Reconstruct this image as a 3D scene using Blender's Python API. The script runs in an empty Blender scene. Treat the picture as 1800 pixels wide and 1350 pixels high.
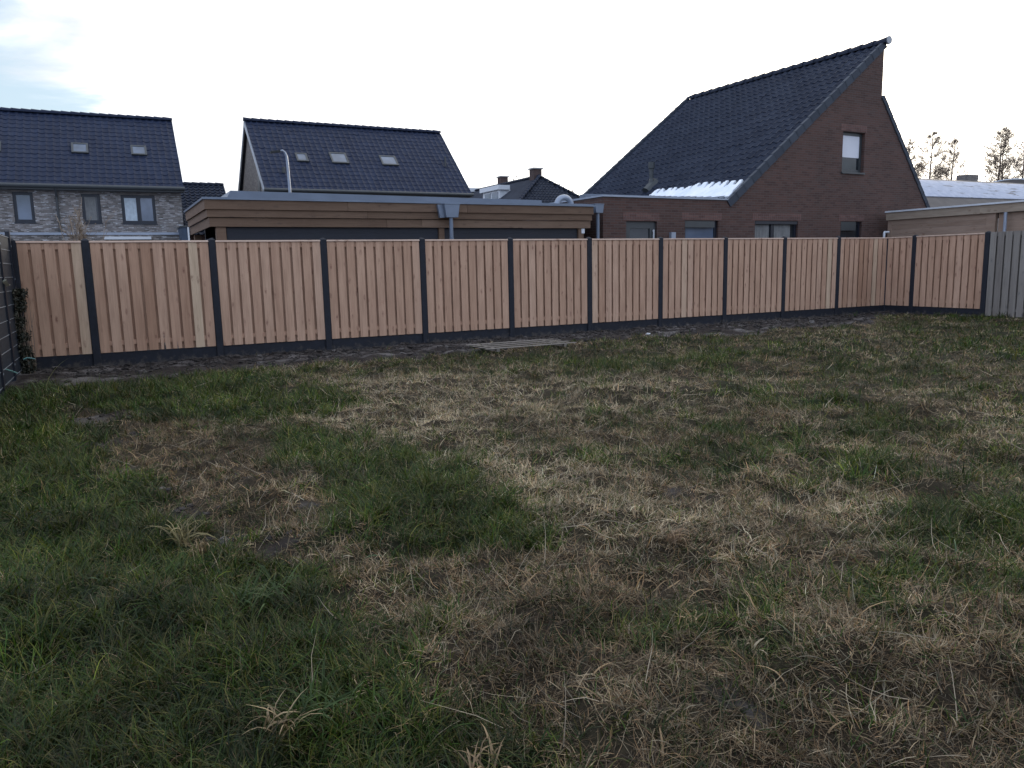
import bpy, math, random
import numpy as np
from mathutils import Vector, Matrix
from mathutils.geometry import tessellate_polygon

random.seed(7)
rng = np.random.default_rng(11)
SC = bpy.context.scene
R = math.radians

# ------------------------------------------------------------------ camera
# World: X runs along the board fence, Y away from the lawn, origin on the ground under the camera.
F_PX, PITCH, ROLL, CAM_H, HEAD = 1350.0, .15254, -.021579, 1.489, .463294
def rotz(v, t):
    c, s = math.cos(t), math.sin(t)
    return np.array([c * v[0] - s * v[1], s * v[0] + c * v[1], v[2]])
_f = np.array([0, math.cos(PITCH), -math.sin(PITCH)]); _u = np.array([0, math.sin(PITCH), math.cos(PITCH)]); _x = np.array([1., 0, 0])
CX = rotz(math.cos(ROLL) * _x + math.sin(ROLL) * _u, -HEAD)
CU = rotz(-math.sin(ROLL) * _x + math.cos(ROLL) * _u, -HEAD)
CF = rotz(_f, -HEAD)
cam_d = bpy.data.cameras.new('camera'); cam = bpy.data.objects.new('camera', cam_d); SC.collection.objects.link(cam)
cam_d.sensor_width = 36; cam_d.lens = 36 * F_PX / 1800
cam_d.clip_start = .05; cam_d.clip_end = 4000
M = Matrix.Identity(4)
for i in range(3):
    M[i][0] = CX[i]; M[i][1] = CU[i]; M[i][2] = -CF[i]
M[0][3], M[1][3], M[2][3] = 0, 0, CAM_H
cam.matrix_world = M
SC.camera = cam

def hit(px, py, axis, val, d=0.0):
    """measured position: sight line of a photo pixel met with the real plane it lies on"""
    v = rotz(CF + CX * (px - 900) / F_PX - CU * (py - 675) / F_PX, -d)
    o = np.array([0, 0, CAM_H]); t = (val - o[axis]) / v[axis]
    return o + v * t

# ------------------------------------------------------------------ light
SUN_EL = R(13.0)
SUN_AZ = R(52.0)          # from +Y towards +X
W = bpy.data.worlds.new('World'); SC.world = W; W.use_nodes = True
nt = W.node_tree; nt.nodes.clear()
def N(t, kind, **kw):
    n = t.nodes.new(kind)
    for k, v in kw.items():
        if k.startswith('i_'):
            n.inputs[k[2:].replace('_', ' ')].default_value = v
        else:
            setattr(n, k, v)
    return n
wo = N(nt, 'ShaderNodeOutputWorld'); bg = N(nt, 'ShaderNodeBackground')
sky = N(nt, 'ShaderNodeTexSky'); sky.sky_type = 'NISHITA'; sky.sun_disc = False
sky.sun_elevation = SUN_EL; sky.sun_rotation = SUN_AZ
sky.air_density = 1.0; sky.dust_density = 1.6; sky.ozone_density = 1.2
tc = N(nt, 'ShaderNodeTexCoord')
sx = N(nt, 'ShaderNodeSeparateXYZ'); nt.links.new(tc.outputs['Generated'], sx.inputs[0])
# brightness of the thin cloud deck grows towards the sun
dot = N(nt, 'ShaderNodeVectorMath', operation='DOT_PRODUCT')
sd = Vector((math.sin(SUN_AZ) * math.cos(SUN_EL), math.cos(SUN_AZ) * math.cos(SUN_EL), math.sin(SUN_EL)))
nt.links.new(tc.outputs['Generated'], dot.inputs[0]); dot.inputs[1].default_value = sd
glow = N(nt, 'ShaderNodeMapRange'); glow.inputs['From Min'].default_value = -1; glow.inputs['From Max'].default_value = 1
glow.inputs['To Min'].default_value = 0; glow.inputs['To Max'].default_value = 1
nt.links.new(dot.outputs['Value'], glow.inputs['Value'])
gr = N(nt, 'ShaderNodeValToRGB'); cr = gr.color_ramp
cr.elements[0].position = 0.0; cr.elements[0].color = (5.8, 7.0, 9.6, 1)
cr.elements[1].position = 1.0; cr.elements[1].color = (26, 23.5, 20, 1)
for pos, c in ((.45, (6.3, 7.3, 9.6, 1)), (.70, (6.3, 6.8, 7.8, 1)), (.80, (7.6, 7.8, 8.2, 1)), (.87, (9.0, 9.0, 9.1, 1)), (.93, (11, 11, 10.9, 1)), (.975, (15.5, 15, 14, 1))):
    e = cr.elements.new(pos); e.color = c
nt.links.new(glow.outputs[0], gr.inputs[0])
# cloud cover pattern, stretched as a flat deck seen in perspective
zc = N(nt, 'ShaderNodeMath', operation='ADD'); zc.inputs[1].default_value = .22
nt.links.new(sx.outputs['Z'], zc.inputs[0])
dv = N(nt, 'ShaderNodeVectorMath', operation='DIVIDE')
cz = N(nt, 'ShaderNodeCombineXYZ')
for k in range(3): nt.links.new(zc.outputs[0], cz.inputs[k])
nt.links.new(tc.outputs['Generated'], dv.inputs[0]); nt.links.new(cz.outputs[0], dv.inputs[1])
mpw = N(nt, 'ShaderNodeMapping'); mpw.inputs['Location'].default_value = (3.1, .4, 0); mpw.inputs['Rotation'].default_value = (0, 0, .5)
mpw.inputs['Scale'].default_value = (1.0, 1.6, 1)
nt.links.new(dv.outputs[0], mpw.inputs[0])
nz = N(nt, 'ShaderNodeTexNoise'); nz.inputs['Scale'].default_value = 1.5; nz.inputs['Detail'].default_value = 7; nz.inputs['Roughness'].default_value = .55; nz.inputs['Distortion'].default_value = .4
nt.links.new(mpw.outputs[0], nz.inputs[0])
cov = N(nt, 'ShaderNodeMapRange', interpolation_type='SMOOTHSTEP'); cov.inputs['From Min'].default_value = .30; cov.inputs['From Max'].default_value = .52
cov.inputs['To Min'].default_value = 0; cov.inputs['To Max'].default_value = 1
# cover thins towards the upper left (away from the sun)
thin = N(nt, 'ShaderNodeMapRange'); thin.inputs['From Min'].default_value = .68; thin.inputs['From Max'].default_value = .80
thin.inputs['To Min'].default_value = .0; thin.inputs['To Max'].default_value = .25
nt.links.new(glow.outputs[0], thin.inputs['Value'])
# one break in the cloud deck, high on the left
gapv = N(nt, 'ShaderNodeVectorMath', operation='DOT_PRODUCT'); nt.links.new(tc.outputs['Generated'], gapv.inputs[0])
gd = Vector(tuple(CF + CX * (20 - 900) / F_PX - CU * (10 - 675) / F_PX)).normalized(); gapv.inputs[1].default_value = gd
gapm = N(nt, 'ShaderNodeMapRange', interpolation_type='SMOOTHSTEP'); gapm.inputs['From Min'].default_value = .987; gapm.inputs['From Max'].default_value = .9995
gapm.inputs['To Min'].default_value = 0; gapm.inputs['To Max'].default_value = .36; nt.links.new(gapv.outputs['Value'], gapm.inputs['Value'])
thin2 = N(nt, 'ShaderNodeMath', operation='SUBTRACT'); nt.links.new(thin.outputs[0], thin2.inputs[0]); nt.links.new(gapm.outputs[0], thin2.inputs[1])
ad = N(nt, 'ShaderNodeMath', operation='ADD')
nt.links.new(nz.outputs['Fac'], ad.inputs[0]); nt.links.new(thin2.outputs[0], ad.inputs[1]); nt.links.new(ad.outputs[0], cov.inputs['Value'])
# faint grey undersides
nz2 = N(nt, 'ShaderNodeTexNoise'); nz2.inputs['Scale'].default_value = 3.2; nz2.inputs['Detail'].default_value = 5
nt.links.new(mpw.outputs[0], nz2.inputs[0])
sh = N(nt, 'ShaderNodeMapRange'); sh.inputs['From Min'].default_value = .38; sh.inputs['From Max'].default_value = .62
sh.inputs['To Min'].default_value = .80; sh.inputs['To Max'].default_value = 1.20
nt.links.new(nz2.outputs['Fac'], sh.inputs['Value'])
cm = N(nt, 'ShaderNodeVectorMath', operation='SCALE'); nt.links.new(gr.outputs[0], cm.inputs[0]); nt.links.new(sh.outputs[0], cm.inputs['Scale'])
mixw = N(nt, 'ShaderNodeMix', data_type='RGBA')
nt.links.new(cov.outputs[0], mixw.inputs['Factor']); skb = N(nt, 'ShaderNodeMix', data_type='RGBA'); skb.inputs['Factor'].default_value = .55; skb.inputs['B'].default_value = (5.0, 6.3, 7.4, 1); nt.links.new(sky.outputs[0], skb.inputs['A']); nt.links.new(skb.outputs['Result'], mixw.inputs['A']); nt.links.new(cm.outputs[0], mixw.inputs['B'])
nt.links.new(mixw.outputs['Result'], bg.inputs['Color']); bg.inputs['Strength'].default_value = .10
nt.links.new(bg.outputs[0], wo.inputs[0])

sun_d = bpy.data.lights.new('sun', 'SUN'); sun_d.energy = 1.0; sun_d.angle = R(8); sun_d.color = (1, .86, .68)
sun = bpy.data.objects.new('sun', sun_d); SC.collection.objects.link(sun)
sun.rotation_euler = sd.to_track_quat('Z', 'Y').to_euler(); sun.location = (30, 30, 30)

SC.view_settings.view_transform = 'Standard'; SC.view_settings.look = 'None'
SC.view_settings.exposure = 0.68; SC.view_settings.gamma = 1; SC.view_settings.use_curve_mapping = False
SC.cycles.use_denoising = True
SC.cycles.max_bounces = 6; SC.cycles.diffuse_bounces = 3; SC.cycles.glossy_bounces = 3; SC.cycles.transmission_bounces = 3

# ------------------------------------------------------------------ materials
MATS = {}
def newmat(name):
    m = bpy.data.materials.new(name); m.use_nodes = True
    t = m.node_tree; b = t.nodes['Principled BSDF']; MATS[name] = m
    return m, t, b
def ramp(t, fac, stops):
    r = N(t, 'ShaderNodeValToRGB'); e = r.color_ramp.elements
    e[0].position, e[0].color = stops[0][0], (*stops[0][1], 1); e[1].position, e[1].color = stops[-1][0], (*stops[-1][1], 1)
    for p, c in stops[1:-1]:
        x = e.new(p); x.color = (*c, 1)
    t.links.new(fac, r.inputs[0]); return r.outputs[0]
def noise(t, vec, scale, detail=4, rough=.55, dist=0):
    n = N(t, 'ShaderNodeTexNoise'); n.inputs['Scale'].default_value = scale; n.inputs['Detail'].default_value = detail
    n.inputs['Roughness'].default_value = rough; n.inputs['Distortion'].default_value = dist
    if vec is not None: t.links.new(vec, n.inputs[0])
    return n.outputs['Fac']
def mapping(t, vec, scale=(1, 1, 1), loc=(0, 0, 0)):
    m = N(t, 'ShaderNodeMapping'); m.inputs['Scale'].default_value = scale; m.inputs['Location'].default_value = loc
    t.links.new(vec, m.inputs[0]); return m.outputs[0]
def mix(t, fac, a, b, mode='MIX'):
    m = N(t, 'ShaderNodeMix', data_type='RGBA'); m.blend_type = mode
    for s, v in (('Factor', fac), ('A', a), ('B', b)):
        if isinstance(v, (int, float)): m.inputs[s].default_value = v
        elif isinstance(v, tuple): m.inputs[s].default_value = (*v, 1)
        else: t.links.new(v, m.inputs[s])
    return m.outputs['Result']
def bump(t, b, h, strength=.4, dist=.01):
    n = N(t, 'ShaderNodeBump'); n.inputs['Strength'].default_value = strength; n.inputs['Distance'].default_value = dist
    t.links.new(h, n.inputs['Height']); t.links.new(n.outputs[0], b.inputs['Normal'])
def simple(name, col, rough=.6, metal=0, var=.25, scale=3, bmp=0):
    m, t, b = newmat(name); tcn = N(t, 'ShaderNodeTexCoord')
    f = noise(t, tcn.outputs['Object'], scale, 5)
    c2 = tuple(min(1, c * (1 + var)) for c in col); c1 = tuple(c * (1 - var) for c in col)
    t.links.new(ramp(t, f, [(.3, c1), (.7, c2)]), b.inputs['Base Color'])
    b.inputs['Roughness'].default_value = rough; b.inputs['Metallic'].default_value = metal
    if bmp: bump(t, b, noise(t, tcn.outputs['Object'], scale * 12, 3), bmp, .004)
    return m
def glassmat(name, col=(.02, .025, .03), rough=.03, spec=.5):
    m, t, b = newmat(name)
    tcn = N(t, 'ShaderNodeTexCoord')
    f = noise(t, tcn.outputs['Object'], 1.3, 2)
    t.links.new(ramp(t, f, [(.3, tuple(c * .7 for c in col)), (.7, tuple(c * 1.3 for c in col))]), b.inputs['Base Color'])
    b.inputs['Roughness'].default_value = rough; b.inputs['Specular IOR Level'].default_value = spec
    return m

def brick(name, cols, mortar, light=None, rough=.85, scale=(1, 1)):
    m, t, b = newmat(name); tcn = N(t, 'ShaderNodeTexCoord')
    s = N(t, 'ShaderNodeSeparateXYZ'); t.links.new(tcn.outputs['Object'], s.inputs[0])
    a = N(t, 'ShaderNodeMath', operation='ADD'); t.links.new(s.outputs['X'], a.inputs[0]); t.links.new(s.outputs['Y'], a.inputs[1])
    c = N(t, 'ShaderNodeCombineXYZ'); t.links.new(a.outputs[0], c.inputs[0]); t.links.new(s.outputs['Z'], c.inputs[1])
    bt = N(t, 'ShaderNodeTexBrick'); t.links.new(c.outputs[0], bt.inputs[0])
    bt.inputs['Scale'].default_value = 1; bt.inputs['Brick Width'].default_value = .22 * scale[0]; bt.inputs['Row Height'].default_value = .062 * scale[1]
    bt.inputs['Mortar Size'].default_value = .006; bt.inputs['Mortar Smooth'].default_value = .2; bt.inputs['Bias'].default_value = 0
    bt.inputs['Color1'].default_value = (0, 0, 0, 1); bt.inputs['Color2'].default_value = (1, 1, 1, 1); bt.inputs['Mortar'].default_value = (.5, .5, .5, 1)
    bc = ramp(t, bt.outputs['Color'], cols)
    big = noise(t, tcn.outputs['Object'], .7, 4)
    bc = mix(t, 1.0, bc, ramp(t, big, [(.3, (.8, .8, .8)), (.7, (1.15, 1.12, 1.1))]), 'MULTIPLY')
    if light:      # bands of pale weathered bricks
        n = noise(t, mapping(t, c.outputs[0], (1.9, 12, 1)), 1.5, 5, .7)
        bc = mix(t, ramp(t, n, [(light[1], (0, 0, 0)), (light[1] + .07, (1, 1, 1))]), bc, light[0])
    col = mix(t, bt.outputs['Fac'], bc, mortar)
    t.links.new(col, b.inputs['Base Color']); b.inputs['Roughness'].default_value = rough
    iv = N(t, 'ShaderNodeMath', operation='SUBTRACT'); iv.inputs[0].default_value = 1; t.links.new(bt.outputs['Fac'], iv.inputs[1])
    bump(t, b, iv.outputs[0], .6, .006)
    return m
brick('brick_brown_red', [(.0, (.062, .030, .024)), (.35, (.080, .039, .030)), (.7, (.098, .049, .038)), (1, (.080, .047, .040))], (.092, .073, .064), ((.22, .18, .16), .725))
brick('brick_grey_mixed', [(.0, (.090, .080, .074)), (.3, (.165, .147, .132)), (.6, (.20, .175, .16)), (.85, (.34, .32, .31)), (1, (.12, .105, .10))], (.15, .145, .145), ((.58, .59, .60), .56))
brick('brick_beige_grey', [(.0, (.12, .105, .095)), (.5, (.17, .15, .135)), (1, (.22, .20, .18))], (.2, .19, .18))
brick('brick_soldier', [(.0, (.10, .050, .042)), (1, (.16, .085, .070))], (.12, .09, .08))
brick('brick_chimney', [(.0, (.05, .030, .026)), (1, (.09, .052, .045))], (.08, .07, .065))

def tilemat(name, c1, c2, rough=.5, spec=.22):
    m, t, b = newmat(name); tcn = N(t, 'ShaderNodeTexCoord')
    at = N(t, 'ShaderNodeAttribute'); at.attribute_name = 'tint'
    f = noise(t, tcn.outputs['Object'], 1.1, 5)
    c = ramp(t, f, [(.3, c1), (.7, c2)])
    c = mix(t, 1.0, c, ramp(t, at.outputs['Fac'], [(0, (.86, .86, .88)), (1, (1.14, 1.14, 1.12))]), 'MULTIPLY')
    mo = noise(t, tcn.outputs['Object'], 5, 5, .75)
    c = mix(t, ramp(t, mo, [(.60, (0, 0, 0)), (.75, (.35, .35, .35))]), c, (.045, .050, .052))
    t.links.new(c, b.inputs['Base Color']); b.inputs['Roughness'].default_value = rough
    b.inputs['Specular IOR Level'].default_value = spec
    bump(t, b, noise(t, tcn.outputs['Object'], 60, 3), .25, .003)
    return m
tilemat('tile_anthracite', (.011, .018, .042), (.016, .025, .054), .6)
tilemat('tile_slate_grey', (.020, .026, .042), (.030, .037, .056), .62, .085)
tilemat('tile_verge', (.045, .054, .070), (.060, .070, .088), .75)
tilemat('tile_far', (.022, .027, .040), (.032, .038, .054), .55)

simple('zinc', (.155, .185, .235), .42, .35, .12, 2.0)
simple('zinc_light', (.29, .325, .385), .4, .3, .12, 2.0)
simple('frame_dark', (.010, .013, .022), .4, 0, .1)
simple('frame_grey', (.045, .05, .052), .45, 0, .1)
simple('white_paint', (.62, .64, .66), .5, 0, .06)
simple('pale_trim', (.36, .38, .40), .5, 0, .08)
simple('black_cladding', (.008, .010, .018), .6, 0, .2)
simple('concrete_black', (.007, .009, .016), .75, 0, .35, 14, .5)
m, t, b = MATS['concrete_black'], MATS['concrete_black'].node_tree, MATS['concrete_black'].node_tree.nodes['Principled BSDF']
_tc = N(t, 'ShaderNodeTexCoord'); _sp = N(t, 'ShaderNodeSeparateXYZ'); t.links.new(_tc.outputs['Object'], _sp.inputs[0])
_nz = noise(t, _tc.outputs['Object'], 9, 6, .7); _ma = N(t, 'ShaderNodeMath', operation='MULTIPLY_ADD'); t.links.new(_sp.outputs['Z'], _ma.inputs[0]); _ma.inputs[1].default_value = -1.6; t.links.new(_nz, _ma.inputs[2])
_old = b.inputs['Base Color'].links[0].from_socket
t.links.new(mix(t, ramp(t, _ma.outputs[0], [(.36, (0, 0, 0)), (.52, (.75, .75, .75))]), _old, (.075, .062, .052)), b.inputs['Base Color'])
simple('steel_dark', (.010, .012, .020), .45, .2, .15)
simple('wire_light', (.34, .38, .43), .4, .5, .1)
simple('concrete_pale', (.34, .33, .32), .8, 0, .15, 6, .4)
simple('roof_tan', (.12, .105, .095), .8, 0, .15, 2)
simple('roof_felt', (.035, .037, .042), .85, 0, .25, 2, .3)
simple('plastic_mint', (.25, .52, .50), .45, 0, .15, 20)
simple('plastic_cream', (.34, .34, .27), .6, 0, .2, 20)
simple('plastic_white', (.6, .62, .64), .5, 0, .1)
simple('interior_dark', (.015, .015, .016), .9)
simple('curtain', (.46, .52, .56), .8, 0, .12, 6)
simple('curtain_dim', (.17, .17, .165), .8, 0, .2, 6)
simple('blind_white', (.70, .70, .74), .7, 0, .04)
glassmat('glass_dark')
glassmat('glass_sky', (.09, .12, .17), .05, .8)

def snowmat():
    m, t, b = newmat('snow'); tcn = N(t, 'ShaderNodeTexCoord')
    f = noise(t, tcn.outputs['Object'], 2.2, 6, .6)
    t.links.new(ramp(t, f, [(.3, (.62, .70, .80)), (.6, (.84, .87, .90))]), b.inputs['Base Color']); b.inputs['Roughness'].default_value = .6
    bump(t, b, f, .3, .05)
snowmat()
def barnsnow():
    m, t, b = newmat('patchy_snow_sheet'); tcn = N(t, 'ShaderNodeTexCoord')
    f = noise(t, mapping(t, tcn.outputs['Object'], (.55, 2.4, 2.4)), 1.6, 6, .65)
    sn = ramp(t, noise(t, tcn.outputs['Object'], 3, 4), [(.3, (.30, .34, .43)), (.7, (.42, .45, .53))])
    t.links.new(mix(t, ramp(t, f, [(.575, (0, 0, 0)), (.64, (1, 1, 1))]), sn, (.13, .13, .14)), b.inputs['Base Color']); b.inputs['Roughness'].default_value = .7
barnsnow()

def woodmat(name, stops, knot=(.16, .062, .032), grain=(60, 60, 2.2), grey=None, knotscale=1.0):
    """sawn timber, boards run along local Z unless grain says otherwise; per-board 'tint' attribute"""
    m, t, b = newmat(name); tcn = N(t, 'ShaderNodeTexCoord')
    at = N(t, 'ShaderNodeAttribute'); at.attribute_name = 'tint'
    at2 = N(t, 'ShaderNodeAttribute'); at2.attribute_name = 'shift'
    off = N(t, 'ShaderNodeVectorMath', operation='SCALE'); off.inputs[0].default_value = (7.3, 3.1, 5.7); t.links.new(at2.outputs['Fac'], off.inputs['Scale'])
    v = N(t, 'ShaderNodeVectorMath', operation='ADD'); t.links.new(tcn.outputs['Object'], v.inputs[0]); t.links.new(off.outputs[0], v.inputs[1])
    g = noise(t, mapping(t, v.outputs[0], grain), 1, 4, .6, .6)
    soft = noise(t, mapping(t, v.outputs[0], tuple(max(1.0, x * .12) for x in grain)), 1.4, 3)
    base = ramp(t, at.outputs['Fac'], stops)
    base = mix(t, 1.0, base, ramp(t, g, [(.25, (.80, .78, .76)), (.5, (1, 1, 1)), (.75, (1.10, 1.10, 1.10))]), 'MULTIPLY')
    base = mix(t, 1.0, base, ramp(t, soft, [(.3, (.86, .83, .82)), (.7, (1.10, 1.10, 1.10))]), 'MULTIPLY')
    vo = N(t, 'ShaderNodeTexVoronoi'); vo.inputs['Scale'].default_value = 1.0
    ks = tuple((3.2 if x < 10 else 8.5) * knotscale for x in grain)
    # warp so knots are ovals with tails
    t.links.new(mapping(t, v.outputs[0], ks), vo.inputs['Vector'])
    kmask = ramp(t, vo.outputs['Distance'], [(.05, (.9, .9, .9)), (.13, (.55, .55, .55)), (.24, (0, 0, 0))])
    spk = noise(t, mapping(t, v.outputs[0], (30, 30, 16)), 1, 2)
    kmask = mix(t, 1.0, kmask, ramp(t, spk, [(.36, (.1, .1, .1)), (.6, (1, 1, 1))]), 'MULTIPLY')
    base = mix(t, kmask, base, knot)
    st = noise(t, mapping(t, v.outputs[0], (9, 9, 5)), 1.6, 5, .7)
    base = mix(t, ramp(t, st, [(.60, (0, 0, 0)), (.74, (.55, .55, .55))]), base, tuple(min(1, k * 2.0) for k in knot))
    t.links.new(base, b.inputs['Base Color']); b.inputs['Roughness'].default_value = .78; b.inputs['Specular IOR Level'].default_value = .25
    bump(t, b, g, .3, .002)
    return m
woodmat('larch_new', [(0, (.38, .222, .142)), (.25, (.46, .282, .187)), (.5, (.51, .322, .218)), (.8, (.55, .362, .252)), (1, (.57, .42, .285))], (.20, .095, .065))
woodmat('larch_rail', [(0, (.50, .36, .28)), (1, (.60, .45, .35))], grain=(2.2, 60, 60))
woodmat('wood_weathered', [(0, (.175, .155, .135)), (.5, (.215, .192, .168)), (1, (.26, .235, .205))], (.13, .12, .115))
woodmat('wood_fascia', [(0, (.140, .090, .060)), (.5, (.165, .108, .073)), (1, (.19, .127, .088))], (.09, .06, .045), grain=(2.2, 60, 60))
woodmat('wood_fascia_side', [(0, (.155, .10, .067)), (1, (.185, .124, .086))], (.09, .06, .045), grain=(60, 2.2, 60))
woodmat('wood_tan_side', [(0, (.31, .25, .19)), (1, (.38, .31, .235))], (.17, .12, .08), grain=(60, 2.2, 60))
woodmat('wood_warm_side', [(0, (.26, .185, .135)), (1, (.33, .24, .18))], (.17, .09, .05), grain=(60, 2.2, 60))
woodmat('wood_grey_slat', [(0, (.17, .15, .125)), (1, (.24, .215, .185))], (.15, .13, .12), grain=(2.2, 60, 60))

# ------------------------------------------------------------------ mesh helpers
class MB:
    def __init__(s):
        s.v = []; s.f = []; s.tint = []; s.shift = []
    def add(s, vs, fs, tint=.5, shift=0.0):
        n = len(s.v); s.v += [tuple(map(float, p)) for p in vs]
        s.f += [tuple(i + n for i in f) for f in fs]
        s.tint += [tint] * len(vs); s.shift += [shift] * len(vs); return s
    def box(s, x0, x1, y0, y1, z0, z1, tint=.5, shift=0.0):
        vs = [(x, y, z) for z in (z0, z1) for y in (y0, y1) for x in (x0, x1)]
        return s.add(vs, [(0, 2, 3, 1), (4, 5, 7, 6), (0, 1, 5, 4), (2, 6, 7, 3), (0, 4, 6, 2), (1, 3, 7, 5)], tint, shift)
    def bevbox(s, x0, x1, y0, y1, z0, z1, b=.004, tint=.5, shift=0.0):
        """box with chamfered vertical and horizontal front edges"""
        def ring(z, k):
            return [(x0 + b - k, y0 - 0 + 0, z), (x1 - b + k, y0, z), (x1, y0 + b, z), (x1, y1, z), (x0, y1, z), (x0, y0 + b, z)]
        r0 = ring(z0, 0); r1 = ring(z1 - b, 0)
        r2 = [(min(max(p[0], x0 + b), x1 - b), max(p[1], y0 + b), z1) for p in r1]
        vs = r0 + r1 + r2; fs = []
        for a in (0, 6):
            for i in range(6):
                j = (i + 1) % 6; fs.append((a + i, a + j, a + 6 + j, a + 6 + i))
        fs.append((12, 13, 14, 15, 16, 17)); fs.append((5, 4, 3, 2, 1, 0))
        return s.add(vs, fs, tint, shift)
    def prism(s, pts, axis, a, b, tint=.5, shift=0.0):
        """extrude a 2-D outline along axis (0,1,2) from a to b"""
        n = len(pts)
        def P(p, w):
            q = list(p); q.insert(axis, w); return tuple(q)
        vs = [P(p, a) for p in pts] + [P(p, b) for p in pts]
        fs = [(i, (i + 1) % n, n + (i + 1) % n, n + i) for i in range(n)]
        tris = tessellate_polygon([[Vector((p[0], p[1], 0)) for p in pts]])
        fs += [tuple(t) for t in tris] + [tuple(n + i for i in reversed(t)) for t in tris]
        return s.add(vs, fs, tint, shift)
    def tube(s, pts, rad, n=10, cap=True, tint=.5, shift=0.0):
        pts = [Vector(p) for p in pts]
        rads = rad if isinstance(rad, (list, tuple)) else [rad] * len(pts)
        vs = []; fs = []; up = None
        for i, p in enumerate(pts):
            d = (pts[min(i + 1, len(pts) - 1)] - pts[max(i - 1, 0)]).normalized()
            if up is None:
                up = Vector((0, 0, 1)) if abs(d.z) < .9 else Vector((1, 0, 0))
            a = d.cross(up).normalized(); b2 = a.cross(d).normalized(); up = b2
            for k in range(n):
                t = 2 * math.pi * k / n
                vs.append(p + a * math.cos(t) * rads[i] + b2 * math.sin(t) * rads[i])
        for i in range(len(pts) - 1):
            for k in range(n):
                j = (k + 1) % n; fs.append((i * n + k, i * n + j, (i + 1) * n + j, (i + 1) * n + k))
        if cap:
            fs.append(tuple(range(n - 1, -1, -1))); fs.append(tuple((len(pts) - 1) * n + k for k in range(n)))
        return s.add(vs, fs, tint, shift)
    def wall(s, outline, holes, axis, pos, depth=.0, flip=False):
        """flat wall in plane axis=pos with holes; 'depth' adds reveals going that far along the axis"""
        loops = [outline] + holes
        tris = tessellate_polygon([[Vector((p[0], p[1], 0)) for p in l] for l in loops])
        flat = [p for l in loops for p in l]
        def P(p, w):
            q = list(p); q.insert(axis, w); return tuple(q)
        s.add([P(p, pos) for p in flat], [tuple(t) for t in tris])
        if depth:
            for l in loops:
                n = len(l)
                s.add([P(p, pos) for p in l] + [P(p, pos + depth) for p in l], [(i, (i + 1) % n, n + (i + 1) % n, n + i) for i in range(n)])
        return s
    def build(s, name, mat, parent=None, org=(0, 0, 0), smooth=False):
        me = bpy.data.meshes.new(name)
        o = np.array(org, float)
        me.from_pydata([tuple(np.array(p) - o) for p in s.v], [], s.f); me.update()
        for nm, arr in (('tint', s.tint), ('shift', s.shift)):
            a = me.attributes.new(nm, 'FLOAT', 'POINT'); a.data.foreach_set('value', np.array(arr, dtype=np.float32))
        me.materials.append(MATS[mat] if isinstance(mat, str) else mat)
        import bmesh
        bm = bmesh.new(); bm.from_mesh(me); bmesh.ops.recalc_face_normals(bm, faces=bm.faces); bm.to_mesh(me); bm.free()
        if smooth: me.shade_smooth()
        ob = bpy.data.objects.new(name, me); SC.collection.objects.link(ob)
        if parent is not None: ob.parent = parent
        return ob

def tag(o, label=None, cat=None, group=None, kind=None):
    if label: o['label'] = label
    if cat: o['category'] = cat
    if group: o['group'] = group
    if kind: o['kind'] = kind
    return o
class Thing:
    """an Empty at the base of a thing; parts are given in the site frame turned by d about the origin"""
    def __init__(s, name, org, d, label, cat, group=None):
        s.o = np.array(org, float); s.d = d
        e = bpy.data.objects.new(name, None); SC.collection.objects.link(e)
        e.location = tuple(rotz(s.o, d)); e.rotation_euler = (0, 0, d); e.empty_display_size = .3
        s.e = tag(e, label, cat, group)
    def part(s, mb, name, mat, parent=None, smooth=False, label=None):
        o = mb.build(name, mat, parent or s.e, s.o, smooth)
        if label: o['label'] = label
        return o

# ------------------------------------------------------------------ numpy noise
_lat = rng.random((256, 256))
def vnoise(x, y):
    xi = np.floor(x).astype(int); yi = np.floor(y).astype(int); fx = x - xi; fy = y - yi
    fx = fx * fx * (3 - 2 * fx); fy = fy * fy * (3 - 2 * fy)
    a = _lat[xi & 255, yi & 255]; b = _lat[(xi + 1) & 255, yi & 255]; c = _lat[xi & 255, (yi + 1) & 255]; d = _lat[(xi + 1) & 255, (yi + 1) & 255]
    return (a * (1 - fx) + b * fx) * (1 - fy) + (c * (1 - fx) + d * fx) * fy
def fbm(x, y, s, o=4, ox=0.0):
    r = 0; a = .5; tot = 0
    for k in range(o):
        r = r + a * vnoise(x * s + 17.3 * k + ox, y * s + 9.1 * k - ox); tot += a; a *= .5; s *= 2.03
    return r / tot          # 0..1, mean .5

def blobs(x, y, lst):
    """soft patches given by their ground position: (photo x, photo y, radius m, weight)"""
    r = np.zeros_like(x)
    for px, py, rad, w in lst:
        p = hit(px, py, 2, 0)
        d2 = ((x - p[0]) ** 2 + (y - p[1]) ** 2) / rad ** 2
        r = r + w * np.exp(-d2)
    return r
def sstep(a, b, x):
    t = np.clip((x - a) / (b - a), 0, 1); return t * t * (3 - 2 * t)
FY = 14.24      # board fence line
WX = 18.51      # its side wing
LX = -1.50      # mesh fence line on the left

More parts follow.
